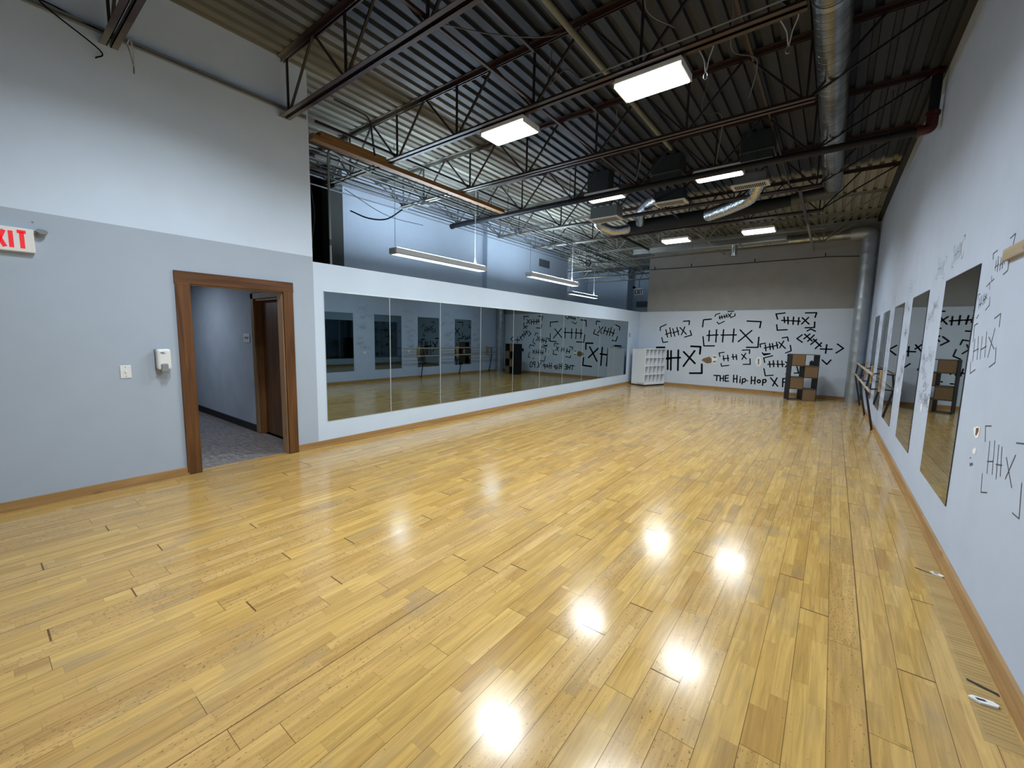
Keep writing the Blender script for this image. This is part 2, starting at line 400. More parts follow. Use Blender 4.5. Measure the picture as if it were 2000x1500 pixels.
def thing(name, label, cat, loc=(0, 0, 0), group=None):
    o = bpy.data.objects.new(name, None); C.objects.link(o); o.location = loc; o.empty_display_size = .1
    o['label'] = label; o['category'] = cat
    if group: o['group'] = group
    return o
def tag(o, label, cat, group=None):
    o['label'] = label; o['category'] = cat
    if group: o['group'] = group
    return o
def struct(o): o['kind'] = 'structure'; return o

def stroke_mesh(lines, width, place, n=8, caps=True):
    """flat painted strokes; place(u, v) -> point on the wall face"""
    mb = MB()
    for ln in lines:
        P = [Vector((a, b)) for a, b in ln]
        for i in range(len(P) - 1):
            d = P[i + 1] - P[i]
            if d.length < 1e-6: continue
            d.normalize(); q = Vector((-d.y, d.x)) * width / 2
            mb.add([place(*(P[i] - q)), place(*(P[i + 1] - q)), place(*(P[i + 1] + q)), place(*(P[i] + q))], [(0, 1, 2, 3)])
        for p in (P if caps else []):
            mb.add([place(p.x + math.cos(2 * math.pi * k / n) * width / 2, p.y + math.sin(2 * math.pi * k / n) * width / 2) for k in range(n)], [list(range(n))])
    return mb
FONT = {'E': [[(.6, 0), (0, 0), (0, 1), (.6, 1)], [(0, .5), (.5, .5)]], 'X': [[(0, 0), (.6, 1)], [(0, 1), (.6, 0)]], 'I': [[(.1, 0), (.1, 1)]], 'T': [[(0, 1), (.6, 1)], [(.3, 0), (.3, 1)]],
        'P': [[(0, 0), (0, 1), (.5, 1), (.55, .75), (.5, .5), (0, .5)]], 'U': [[(0, 1), (0, .15), (.15, 0), (.4, 0), (.55, .15), (.55, 1)]],
        'R': [[(0, 0), (0, 1), (.5, 1), (.55, .75), (.5, .5), (0, .5)], [(.25, .5), (.55, 0)]], 'L': [[(0, 1), (0, 0), (.5, 0)]],
        'O': [[(.1, 0), (0, .2), (0, .8), (.1, 1), (.5, 1), (.6, .8), (.6, .2), (.5, 0), (.1, 0)]], 'F': [[(0, 0), (0, 1), (.6, 1)], [(0, .5), (.5, .5)]], 'C': [[(.6, .85), (.45, 1), (.12, 1), (0, .8), (0, .2), (.12, 0), (.45, 0), (.6, .15)]]}
def text_lines(txt, h, wscale=1.0, gap=.25):
    out = []; x = 0
    for ch in txt:
        for l in FONT[ch]: out.append([((x + a * wscale) * h, b * h) for a, b in l])
        x += ((.2 if ch == 'I' else .6) * wscale + gap)
    return out, (x - gap) * h
TAGS = {'A':(0.044,[[(-4.811,1.858),(-4.818,1.972),(-4.623,2.069)],[(-4.063,2.171),(-3.868,2.187),(-3.875,2.058)],[(-4.745,1.619),(-4.693,1.451),(-4.536,1.48)],[(-3.831,1.868),(-3.771,1.719),(-3.989,1.65)],[(-4.624,1.889),(-4.546,1.631)],[(-4.492,1.957),(-4.424,1.654)],[(-4.622,1.726),(-4.433,1.8)],[(-4.392,1.925),(-4.31,1.669)],[(-4.261,1.967),(-4.185,1.72)],[(-4.383,1.78),(-4.193,1.852)],[(-4.161,1.967),(-3.94,1.745)],[(-4.003,1.988),(-4.097,1.722)]]),'B':(0.049,[[(-3.45,1.991),(-3.436,2.217),(-3.204,2.239)],[(-2.18,2.173),(-1.808,2.153),(-1.826,1.973)],[(-3.413,1.673),(-3.366,1.375),(-3.053,1.385)],[(-1.829,1.684),(-1.829,1.379),(-2.135,1.369)],[(-3.234,1.874),(-3.229,1.538)],[(-3.024,1.903),(-3.018,1.512)],[(-3.297,1.715),(-2.969,1.74)],[(-2.82,1.905),(-2.821,1.517)],[(-2.524,1.927),(-2.529,1.525)],[(-2.879,1.734),(-2.449,1.748)],[(-2.351,1.902),(-1.986,1.513)],[(-2.032,1.886),(-2.375,1.54)]]),'C':(0.036,[[(-3.101,2.324),(-3.08,2.382),(-2.964,2.419)],[(-2.738,2.473),(-2.572,2.482)],[(-3.027,2.149),(-2.976,2.083),(-2.814,2.167)],[(-2.532,2.401),(-2.527,2.337),(-2.647,2.274)],[(-2.969,2.334),(-2.944,2.237)],[(-2.913,2.349),(-2.881,2.252)],[(-2.979,2.276),(-2.867,2.31)],[(-2.836,2.367),(-2.804,2.267)],[(-2.778,2.39),(-2.746,2.29)],[(-2.846,2.306),(-2.742,2.339)],[(-2.726,2.397),(-2.643,2.312)],[(-2.63,2.426),(-2.705,2.305)]]),'D':(0.044,[[(-1.388,2.227),(-1.44,2.379),(-1.219,2.404)],[(-0.724,2.397),(-0.468,2.4),(-0.491,2.27)],[(-1.399,2.062),(-1.371,1.903),(-1.128,1.92)],[(-0.489,2.143),(-0.481,1.987),(-0.695,1.979)],[(-1.23,2.287),(-1.205,2.126)],[(-1.14,2.286),(-1.117,2.084)],[(-1.284,2.191),(-1.08,2.179)],[(-0.999,2.285),(-0.996,2.073)],[(-0.871,2.266),(-0.871,2.063)],[(-1.05,2.179),(-0.832,2.161)],[(-0.792,2.265),(-0.617,2.084)],[(-0.642,2.271),(-0.791,2.084)]]),'E':(0.044,[[(-0.751,1.776),(-0.868,1.668),(-0.733,1.565)],[(-0.644,1.889),(-0.563,1.945),(-0.452,1.884)],[(-0.703,1.661),(-0.571,1.803)],[(-0.605,1.596),(-0.471,1.773)],[(-0.694,1.794),(-0.505,1.606)],[(-0.526,1.508),(-0.404,1.65)],[(-0.411,1.393),(-0.284,1.56)],[(-0.481,1.659),(-0.286,1.456)],[(-0.161,1.512),(-0.167,1.271)],[(-0.297,1.387),(-0.032,1.39)],[(0.074,1.536),(0.213,1.422),(0.064,1.288)],[(-0.226,1.078),(-0.113,0.963),(-0.033,1.088)]]),'F':(0.04,[[(-1.764,1.389),(-1.781,1.481),(-1.645,1.511)],[(-1.23,1.678),(-1.101,1.706),(-1.071,1.592)],[(-1.703,1.224),(-1.649,1.152),(-1.494,1.203)],[(-1.012,1.468),(-0.978,1.308),(-1.109,1.238)],[(-1.642,1.467),(-1.611,1.283)],[(-1.533,1.5),(-1.503,1.324)],[(-1.666,1.363),(-1.495,1.416)],[(-1.464,1.509),(-1.425,1.335)],[(-1.364,1.548),(-1.319,1.368)],[(-1.478,1.406),(-1.318,1.469)],[(-1.303,1.55),(-1.126,1.374)],[(-1.183,1.589),(-1.268,1.388)]]),'G':(0.058,[[(-4.91,1.047),(-4.894,1.275),(-4.628,1.284)],[(-3.765,1.35),(-3.466,1.344),(-3.473,1.11)],[(-3.389,0.771),(-3.369,0.48),(-3.745,0.453)],[(-4.858,0.684),(-4.841,0.405),(-4.593,0.379)],[(-4.718,1.17),(-4.686,0.523)],[(-4.509,1.178),(-4.477,0.537)],[(-4.751,0.883),(-4.438,0.907)],[(-4.401,1.174),(-4.372,0.523)],[(-4.163,1.204),(-4.136,0.526)],[(-4.522,0.916),(-4.087,0.958)],[(-3.988,1.157),(-3.604,0.791)],[(-3.64,1.204),(-3.965,0.674)]]),'H':(0.04,[[(-2.866,1.058),(-2.899,1.162),(-2.751,1.192)],[(-2.243,1.278),(-2.043,1.297),(-2.044,1.183)],[(-2.814,0.836),(-2.797,0.746),(-2.587,0.787)],[(-2.015,1.022),(-1.996,0.853),(-2.186,0.841)],[(-2.768,1.082),(-2.739,0.927)],[(-2.645,1.107),(-2.618,0.925)],[(-2.771,0.984),(-2.603,1.012)],[(-2.501,1.14),(-2.471,0.98)],[(-2.403,1.129),(-2.378,0.977)],[(-2.522,1.054),(-2.385,1.069)],[(-2.254,1.151),(-2.115,1.017)],[(-2.145,1.187),(-2.232,0.992)]]),'I':(0.04,[[(-1.616,0.931),(-1.652,1.066),(-1.426,1.144)],[(-1.684,1.188),(-1.494,1.203)],[(-1.057,1.168),(-0.835,1.2),(-0.8,1.066)],[(-1.623,0.744),(-1.568,0.531),(-1.37,0.564)],[(-0.809,0.886),(-0.747,0.675),(-0.85,0.661)],[(-1.052,0.625),(-0.998,0.628)],[(-1.498,0.974),(-1.468,0.802)],[(-1.399,0.998),(-1.375,0.815)],[(-1.532,0.88),(-1.353,0.898)],[(-1.29,1.004),(-1.265,0.815)],[(-1.181,1.002),(-1.152,0.829)],[(-1.303,0.893),(-1.118,0.904)],[(-1.087,0.979),(-0.971,0.859)],[(-0.982,0.992),(-1.081,0.826)]]),'T':(0.044,[[(-3.0,0.435),(-2.826,0.44)],[(-2.909,0.434),(-2.908,0.274)],[(-2.811,0.441),(-2.799,0.271)],[(-2.715,0.448),(-2.71,0.279)],[(-2.805,0.35),(-2.709,0.366)],[(-2.574,0.467),(-2.662,0.456),(-2.655,0.271),(-2.56,0.283)],[(-2.655,0.37),(-2.578,0.38)],[(-2.424,0.486),(-2.415,0.264)],[(-2.331,0.485),(-2.321,0.26)],[(-2.423,0.369),(-2.323,0.385)],[(-2.237,0.384),(-2.235,0.26)],[(-2.238,0.445),(-2.234,0.434)],[(-2.169,0.389),(-2.174,0.226)],[(-2.169,0.381),(-2.109,0.402),(-2.078,0.35),(-2.114,0.29),(-2.168,0.285)],[(-2.044,0.345),(-2.033,0.339)],[(-1.933,0.477),(-1.923,0.256)],[(-1.834,0.477),(-1.83,0.257)],[(-1.931,0.355),(-1.833,0.371)],[(-1.687,0.352),(-1.69,0.327),(-1.703,0.308),(-1.722,0.3),(-1.742,0.305),(-1.758,0.322),(-1.765,0.346),(-1.761,0.371),(-1.749,0.39),(-1.73,0.398),(-1.71,0.393),(-1.694,0.376),(-1.687,0.352)],[(-1.623,0.407),(-1.619,0.237)],[(-1.623,0.403),(-1.56,0.423),(-1.533,0.376),(-1.562,0.325),(-1.619,0.32)],[(-1.427,0.478),(-1.228,0.243)],[(-1.264,0.491),(-1.354,0.243)],[(-1.115,0.485),(-1.104,0.239)],[(-1.114,0.481),(-1.047,0.486),(-1.022,0.437),(-1.051,0.38),(-1.108,0.368)],[(-0.85,0.372),(-0.854,0.313),(-0.875,0.269),(-0.906,0.25),(-0.941,0.263),(-0.968,0.303),(-0.982,0.36),(-0.978,0.419),(-0.957,0.463),(-0.925,0.481),(-0.891,0.469),(-0.864,0.428),(-0.85,0.372)]])}
BLOBS = {'arrow':[(-3.409,0.903),(-3.357,0.966),(-3.175,1.035),(-3.088,0.956),(-3.106,0.835),(-3.241,0.811)],'patchA':[(-2.943,0.963),(-2.952,0.879),(-2.988,0.825),(-3.038,0.822),(-3.082,0.872),(-3.103,0.955),(-3.093,1.039),(-3.057,1.093),(-3.007,1.095),(-2.964,1.046)],'patchB':[(-1.695,0.952),(-1.704,0.86),(-1.741,0.8),(-1.793,0.797),(-1.84,0.852),(-1.864,0.943),(-1.854,1.036),(-1.816,1.096),(-1.764,1.098),(-1.718,1.043)],'hole':[(-0.512,0.904),(-0.512,1.003),(-0.468,1.062),(-0.412,1.016),(-0.361,0.942),(-0.37,0.913)],'markA1':[(-3.093,1.027),(-3.012,1.063),(-2.961,1.014),(-3.007,0.992)],'markA2':[(-3.069,0.889),(-2.965,0.914),(-2.979,0.858),(-3.044,0.851)],'markB1':[(-1.805,1.033),(-1.766,1.035),(-1.759,0.866),(-1.792,0.865)]}
RTAGS = {'r1':[[(4.148,2.158),(4.162,2.195),(4.077,2.204)],[(4.07,2.136),(4.066,2.076)],[(4.04,2.158),(4.015,2.064)],[(4.08,2.096),(4.008,2.107)],[(3.977,2.142),(3.969,2.063)],[(3.942,2.149),(3.927,2.07)],[(3.984,2.095),(3.919,2.109)],[(3.91,2.129),(3.842,2.102)],[(3.857,2.153),(3.905,2.092)],[(3.855,2.236),(3.773,2.247),(3.786,2.188)],[(3.812,2.125),(3.815,2.043),(3.888,2.027)]],'r2':[[(4.207,1.987),(4.14,2.01),(4.127,1.963)],[(4.121,2.047),(4.111,2.009),(4.06,2.023)]],'r3':[[(4.333,1.923),(4.314,1.848)],[(4.292,1.934),(4.275,1.86)],[(4.319,1.873),(4.259,1.884)],[(4.243,1.936),(4.226,1.867)],[(4.213,1.941),(4.194,1.878)],[(4.243,1.899),(4.195,1.907)],[(4.205,1.926),(4.153,1.905)],[(4.171,1.94),(4.191,1.898)],[(4.094,1.91),(4.074,1.858),(4.149,1.829)],[(4.373,1.912),(4.371,1.948),(4.331,1.953)],[(4.316,1.781),(4.331,1.785),(4.293,1.808)]],'r4':[[(3.923,1.764),(3.818,1.79),(3.809,1.71)],[(4.331,1.618),(4.359,1.733),(4.286,1.748)],[(4.298,1.639),(4.273,1.486)],[(4.217,1.656),(4.174,1.5)],[(4.294,1.55),(4.173,1.573)],[(4.128,1.655),(4.105,1.506)],[(4.048,1.684),(4.007,1.522)],[(4.118,1.567),(4.005,1.592)],[(3.985,1.65),(3.844,1.576)],[(3.886,1.701),(3.941,1.521)],[(3.809,1.584),(3.781,1.495),(3.882,1.462)],[(4.324,1.478),(4.289,1.397),(4.176,1.432)]],'r5':[[(3.738,1.016),(3.776,1.105),(3.67,1.122)],[(3.654,1.032),(3.616,0.846)],[(3.569,1.051),(3.526,0.863)],[(3.642,0.911),(3.546,0.935)],[(3.494,1.041),(3.453,0.855)],[(3.439,1.041),(3.395,0.887)],[(3.49,0.931),(3.395,0.948)],[(3.349,1.002),(3.21,0.875)],[(3.229,1.042),(3.316,0.892)],[(3.697,0.822),(3.67,0.714),(3.564,0.743)],[(3.094,0.93),(3.055,0.763),(3.146,0.761)],[(3.243,1.103),(3.118,1.123),(3.117,1.087)]]}
RBLOBS = {'p1':[(4.013,1.052),(3.944,1.075),(3.869,1.08),(3.876,1.045),(3.878,1.015),(3.93,0.998),(3.978,1.012)],'p1d':[(3.956,1.062),(3.898,1.072),(3.896,1.049),(3.922,1.018),(3.951,1.013)],'p2':[(3.966,0.913),(3.914,0.943),(3.885,0.93),(3.892,0.902),(3.946,0.892)],'p3':[(3.984,0.819),(3.925,0.838),(3.905,0.827),(3.97,0.802)],'p4':[(4.002,0.85),(3.981,0.864),(3.963,0.857)]}
# ================================================================ SETTING
mb = MB(); mb.prism([(-5.62, -3), (XR(-3) + .1, -3), (XR(15) + .1, YB + .1), (-5.62, YB + .1)], -.05, 0)
floor = struct(mb.build('floor', floor_material()))
mb = MB(); mb.box(-14, -5.621, -1.5, 2.75, -.05, -.002); struct(mb.build('floor_hallway', vinyl_material()))
mb = MB(); mb.box(-15, -5.7, 2.87, 21, -.05, -.002); struct(mb.build('floor_far_side', mat('far_floor', (.30, .28, .26), .5)))

# left wall: full height up to y = 2.87 with the doorway, then a low partition
T = .12
def lw(mb, y0, y1, z0, z1, mi=0, t=T):
    mb.prism([(XL(y0), y0), (XL(y1), y1), (XL(y1) - t, y1), (XL(y0) - t, y0)], z0, z1, mi)
D0, D1, DH = 1.50, 2.475, 2.085
ZS = 2.565
mb = MB()
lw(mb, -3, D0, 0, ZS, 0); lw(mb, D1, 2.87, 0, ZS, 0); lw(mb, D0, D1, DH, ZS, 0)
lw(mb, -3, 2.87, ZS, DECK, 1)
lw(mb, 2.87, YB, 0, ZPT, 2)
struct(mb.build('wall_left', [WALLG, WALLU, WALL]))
# right wall
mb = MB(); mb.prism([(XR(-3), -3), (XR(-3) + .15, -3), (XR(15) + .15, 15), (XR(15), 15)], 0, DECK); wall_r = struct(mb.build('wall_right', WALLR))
# back wall, white lower part stands in front of the beige upper part
mb = MB(); mb.box(-5.75, XR(15) + .02, YB, YB + .1, 0, ZPT, 0); mb.box(-5.32, XR(15) + .02, YB + .03, YB + .2, ZPT, DECK, 1)
wall_b = struct(mb.build('wall_back', [WALLK, WALLB]))
mb = MB(); mb.box(-5.7, 1.1, -3.15, -3, 0, DECK); struct(mb.build('wall_front', WALL))
# far side beyond the partition
mb = MB(); mb.box(-8.35, -8.2, 4.87, 14.05, 0, DECK); mb.box(-8.2, -8.05, 9.25, 9.62, 0, DECK)
struct(mb.build('wall_outer', WALLO))
mb = MB(); mb.box(-10.6, -8.35, 13.9, 14.05, 0, DECK); mb.box(-10.6, -10.46, 14.05, 20, 0, DECK); mb.box(-10.6, -8.4, 20, 20.15, 0, DECK)
mb.box(-8.4, -8.15, 19.7, 20.4, 0, DECK); mb.box(-8.15, -5.3, 20.3, 20.45, 0, DECK); mb.box(-5.32, -5.2, YB + .2, 20.3, 0, DECK)
struct(mb.build('wall_recess', WALLO))
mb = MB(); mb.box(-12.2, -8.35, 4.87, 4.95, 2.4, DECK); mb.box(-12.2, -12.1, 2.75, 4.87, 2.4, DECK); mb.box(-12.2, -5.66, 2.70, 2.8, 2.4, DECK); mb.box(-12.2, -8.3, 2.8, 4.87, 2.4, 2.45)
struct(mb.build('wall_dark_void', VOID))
# hallway through the doorway
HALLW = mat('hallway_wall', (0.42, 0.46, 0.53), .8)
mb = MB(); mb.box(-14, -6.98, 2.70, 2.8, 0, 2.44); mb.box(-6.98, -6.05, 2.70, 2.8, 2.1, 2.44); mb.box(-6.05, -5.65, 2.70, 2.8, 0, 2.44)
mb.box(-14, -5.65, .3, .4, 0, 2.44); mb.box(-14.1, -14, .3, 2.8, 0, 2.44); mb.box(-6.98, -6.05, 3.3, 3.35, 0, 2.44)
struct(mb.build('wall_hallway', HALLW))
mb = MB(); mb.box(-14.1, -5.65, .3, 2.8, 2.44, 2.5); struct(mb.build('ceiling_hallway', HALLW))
mb = MB(); mb.box(-14, -7.06, 2.685, 2.70, 0, .11); struct(mb.build('baseboard_hallway', mat('black_rubber_base', (.006, .006, .008), .5)))

# roof deck: corrugated sheet, ribs run along y
mb = MB(); P = .168; prof = []
x = -12.4
while x < 1.0:
    prof += [(x, DECK), (x + .010, DECK + .038), (x + .062, DECK + .038), (x + .072, DECK)]
    x += P
prof = [(min(px, 1.0), pz) for px, pz in prof]
vs = [(px, -3.2, pz) for px, pz in prof] + [(px, 20.5, pz) for px, pz in prof]
n = len(prof); mb.add(vs, [(i, i + 1, n + i + 1, n + i) for i in range(n - 1)])
vs = [(px, -3.2, DECK + .12) for px in (-12.4, 1.0)] + [(px, 20.5, DECK + .12) for px in (-12.4, 1.0)]
mb.add(vs, [(0, 1, 3, 2)])
struct(mb.build('ceiling', DECKM))

# baseboards
def bb_left(y0, y1, name):
    mb = MB(); h = .085; t = .018
    mb.prism([(XL(y0), y0), (XL(y1), y1), (XL(y1) + t, y1), (XL(y0) + t, y0)], 0, h)
    mb.prism([(XL(y0) + t, y0), (XL(y1) + t, y1), (XL(y1) + t + .014, y1), (XL(y0) + t + .014, y0)], 0, .022)
    return struct(mb.build(name, OAK))
bb_left(-3, D0 - .11, 'baseboard_left'); bb_left(D1 + .11, YB - .02, 'baseboard_left')
mb = MB(); mb.prism([(XR(-3), -3), (XR(14.6), 14.6), (XR(14.6) - .02, 14.6), (XR(-3) - .02, -3)], 0, .08)
mb.prism([(XR(-3) - .02, -3), (XR(14.6) - .02, 14.6), (XR(14.6) - .042, 14.6), (XR(-3) - .042, -3)], 0, .02); struct(mb.build('baseboard_right', OAK))
mb = MB(); mb.box(-5.53, XR(14.6) - .05, YB - .018, YB, 0, .085); mb.box(-5.53, XR(14.6) - .05, YB - .032, YB - .018, 0, .022); struct(mb.build('baseboard_back', OAKX))

# doorway casing of stained wood (three boards), lining of pale wood
ca = struct(thing('trim_1', '', ''))
for k in ('label', 'category'): del ca[k]
ca.location = (XL(2), 2, 0)
def case(y0, y1, z0, z1, name, m, b=.004):
    mb = MB(); mb.bbox(XL(2) - .005, XL(2) + .028, y0, y1, z0, z1, b); return mb.build(name, m, ca)
case(D0 - .12, D0 + .012, 0, DH - .01, 'side_casing', CASE); case(D1 - .008, D1 + .11, 0, DH - .01, 'side_casing', CASE)
case(D0 - .125, D1 + .115, DH - .012, DH + .115, 'head_casing', CASEH)
mb = MB(); mb.box(XL(2) - T - .01, XL(2) - .004, D0, D0 + .018, 0, DH - .02); mb.box(XL(2) - T - .01, XL(2) - .004, D1 - .018, D1, 0, DH - .02); mb.box(XL(2) - T - .01, XL(2) - .004, D0, D1, DH - .02, DH)
mb.build('jamb_lining', wood('pale_jamb_wood', (.28, .17, .09), (.42, .28, .16), 'z', .5), ca)
# hallway door
dr = struct(thing('door_1', '', ''))
for k in ('label', 'category'): del dr[k]
dr.location = (-6.5, 2.7, 0)
HALLC = wood('tan_door_casing', (.20, .12, .06), (.32, .20, .11), 'z', .5)
HALLD = wood('brown_flush_door', (.10, .042, .016), (.17, .08, .03), 'z', .4)
mb = MB(); mb.bbox(-7.06, -6.97, 2.675, 2.702, 0, 2.14, .004); mb.bbox(-7.06, -5.97, 2.675, 2.702, 2.055, 2.14, .004); mb.bbox(-6.06, -5.97, 2.675, 2.702, 0, 2.055, .004); mb.build('door_casing', HALLC, dr)
mb = MB(); mb.box(-6.98, -6.95, 2.70, 2.82, 0, 2.06); mb.box(-6.08, -6.05, 2.70, 2.82, 0, 2.06); mb.box(-6.98, -6.05, 2.70, 2.82, 2.03, 2.06); mb.build('door_frame', wood('orange_door_frame', (.16, .065, .02), (.26, .12, .045), 'z', .4), dr)
mb = MB(); mb.bbox(-6.95, -6.08, 2.785, 2.825, .01, 2.03, .003); mb.build('door_leaf', HALLD, dr)
mb = MB(); mb.tube([(-6.14, 2.785, 1.0), (-6.14, 2.73, 1.0)], .012); mb.tube([(-6.14, 2.735, 1.0), (-6.26, 2.735, 1.0)], .01); mb.build('door_handle', GALV, dr)
mb = MB(); mb.bbox(-7.42, -7.20, 2.69, 2.70, 1.40, 1.535, .002)
sg = mb.build('room_sign', SIGNW); tag(sg, 'small white room sign on hallway wall beside the brown door', 'sign')
ln, wd = text_lines('OFFICE', .028, 1.0, .3)
stroke_mesh(ln, .006, lambda u, v: (-7.37 + u, 2.6885, 1.455 + v)).build('lettering', BLACK, sg)

# ---------------------------------------------------------------- paint and marks on the walls
def back(u, v): return (u, YB - .0015, v)
names = {'A': 'black painted tag HHX in corner brackets, upper left', 'B': 'largest complete black tag HHX in corner brackets', 'C': 'small tilted black tag at top of wall', 'D': 'black bracketed tag at upper right',
         'E': 'slanting black tag between angle marks at far right', 'F': 'slim black tag above the lower right tag', 'G': 'thickest black tag behind the white cubby', 'H': 'spaced black tag between two wall patches', 'I': 'lower right black tag beside the charcoal cube unit', 'T': 'black hand lettering THE Hip-Hop XPO'}
for k, (wd, ls) in TAGS.items():
    o = stroke_mesh(ls, wd * (.85 if k != 'G' else 1.05), back).build('painted_tag' if k != 'T' else 'painted_lettering', BLACK, wall_b); o['label'] = names[k]
def blob(name, pts, place, m, parent, off=0):
    mb = MB(); mb.add([place(u, v) for u, v in pts], [list(range(len(pts)))]); return mb.build(name, m, parent)
o = blob('bare_drywall_patch', BLOBS['arrow'], lambda u, v: (u, YB - .0012, v), KRAFT, wall_b); o['label'] = 'torn brown paper patch pointing left'
for k in ('patchA', 'patchB'): o = blob('plaster_patch', BLOBS[k], lambda u, v: (u, YB - .0020, v), PLASTER, wall_b); o['label'] = 'white plaster patch'
for k in ('markA1', 'markA2', 'markB1'): blob('patch_scar', BLOBS[k], lambda u, v: (u, YB - .0026, v), mat('scar_grey', (.18, .17, .16), .8), wall_b)
o = blob('wall_hole', BLOBS['hole'], lambda u, v: (u, YB - .0012, v), mat('hole_dark', (.02, .018, .015), .9), wall_b); o['label'] = 'dark hole in the drywall'
def right(u, v): return (XR(u) - .0015, u, v)
for k, wd in (('r1', .007), ('r2', .006), ('r3', .006), ('r4', .007), ('r5', .007)):
    o = stroke_mesh(RTAGS[k], wd, right).build('marker_tag', MARK, wall_r); o['label'] = 'thin marker tag near the first mirror'
blob('plaster_patch', RBLOBS['p1'], right, PLASTER, wall_r); blob('torn_hole', RBLOBS['p1d'], lambda u, v: (XR(u) - .002, u, v), mat('torn_brown', (.14, .07, .04), .9), wall_r)
blob('plaster_patch', RBLOBS['p2'], right, PLASTER, wall_r)
for k in ('p3', 'p4'): blob('torn_hole', RBLOBS[k], right, mat('torn_grey', (.12, .12, .13), .9), wall_r)
def hhx(u, v, s, rot):
    L = [[(-1.5, .35), (-1.5, .75), (-1.1, .75)], [(1.1, .75), (1.5, .75), (1.5, .35)], [(-1.5, -.35), (-1.5, -.75), (-1.1, -.75)], [(1.1, -.75), (1.5, -.75), (1.5, -.35)],
         [(-1.1, -.5), (-1.1, .5)], [(-.6, -.5), (-.6, .5)], [(-1.15, 0), (-.55, 0)], [(-.3, -.5), (-.3, .5)], [(.2, -.5), (.2, .5)], [(-.35, 0), (.25, 0)], [(.45, -.5), (1.0, .5)], [(.45, .5), (1.0, -.5)]]
    c, q = math.cos(rot), math.sin(rot)
    j = lambda: random.uniform(-.06, .06)
    return [[(u - s * ((a + j()) * c - (b + j()) * q), v + s * ((a + j()) * q + (b + j()) * c)) for a, b in l] for l in L]
for y0, y1 in ((5.56, 6.24), (7.42, 8.06), (9.2, 9.84), (10.95, 11.68), (12.7, 13.3)):
    ls = []
    for i in range(9):
        s = random.choice((.06, .075, .09, .11)); u = random.uniform(y0 + s * 1.4, y1 - s * 1.4); v = random.uniform(1.0, 2.12)
        ls += hhx(u, v, s, random.uniform(-.5, .35))
    ls += hhx((y0 + y1) / 2 - .05, 2.33, .13, -.1)
    o = stroke_mesh(ls, .0045, right, 6).build('marker_scribble', FAINT, wall_r); o['kind'] = 'stuff'
ls = hhx(5.2, 2.38, .12, .1); stroke_mesh(ls, .006, right, 6).build('marker_tag', FAINT, wall_r)
for yy in (5.9, 7.75, 9.5):
    blob('plaster_patch', [(yy + .045 * math.cos(a) * (1 + .25 * math.sin(3 * a)), .95 + .045 * math.sin(a)) for a in [k * math.pi / 6 for k in range(12)]], right, PLASTER, wall_r)

# floor details near the right wall
RIB = MB()
y = 2.45
while y < 6.1:
    RIB.box(.64, .735, y, y + .016, 0, .0022); y += .027
RIB.box(.625, .745, 2.4, 6.1, 0, .001)
RIB.build('cross_grain_strip', wood('cross_grain_wood', (.36, .235, .085), (.50, .335, .125), 'x', .4), floor)
SLOT = mat('floor_slot_dark', (.03, .02, .015), .6)
for (x0, x1, y, w_) in ((.645, .742, 2.79, .022), (.60, .70, 5.9, .012), (.63, .69, 7.85, .012), (.60, .68, 4.02, .012)):
    mb = MB(); mb.prism([(x0, y), (x1, y - .04), (x1, y - .04 + w_), (x0, y + w_)], .0024, .003); mb.build('floor_slot', SLOT, floor)
def scrap(cx, cy, s, rot, label):
    mb = MB(); c, q = math.cos(rot), math.sin(rot)
    P_ = [(-.5, .05), (-.3, .22), (.35, .2), (.5, .05), (.42, -.12), (-.15, -.18)]
    P_ = [(cx + s * (a * c - b * q), cy + s * (a * q + b * c)) for a, b in P_]
    mb.prism(P_, .003, .012); o = mb.build('plastic_scrap', PLATE); tag(o, label, 'scrap')
    mb = MB(); mb.prism([(cx + s * (a * c - b * q), cy + s * (a * q + b * c)) for a, b in [(-.25, .08), (.05, .1), (.1, .0), (-.2, -.04)]], .012, .0135); mb.build('dark_mark', SLOT, o)
scrap(.672, 2.655, .10, .1, 'narrow white broken plastic scrap on the floor nearest the camera by the right baseboard')
scrap(.705, 3.985, .075, -.5, 'crumpled white scrap on the floor strip below the first right mirror')

# ================================================================ CEILING STEEL
JY = [1.02, 2.58, 4.14, 5.71, 7.28, 8.85, 10.49, 12.10, 13.70]
JL = ['steel roof joist nearest the camera, ending in pale channels at the top left',
      'red-brown steel roof joist landing on the left wall end above the doorway',
      'red-brown steel roof joist carrying the two nearest ceiling lamps',
      'red-brown steel roof joist between the near lamps and the black pipe',
      'dark steel roof joist right beside the black sprinkler pipe',
      'dark steel roof joist just beyond the black sprinkler pipe and middle lamps',
      'dark steel roof joist in front of the foil flexible duct and long dark duct',
      'cream painted steel joist with the two farthest lamps in front',
      'cream painted steel joist closest to the beige back wall']
CH0, CH1 = 4.155, 4.20
def angles(mb, x0, x1, y, z, down):
    """double-angle chord: two L sections with a gap"""
    g = .012; w_ = .052; t = .007; h = .05
    for s_ in (-1, 1):
        a = y + s_ * g; b = y + s_ * (g + w_)
        lo, hi = min(a, b), max(a, b)
        if down: mb.box(x0, x1, lo, hi, z, z + t); mb.box(x0, x1, min(a, a + s_ * t), max(a, a + s_ * t), z, z + h)
        else: mb.box(x0, x1, lo, hi, z - t, z); mb.box(x0, x1, min(a, a + s_ * t), max(a, a + s_ * t), z - h, z)
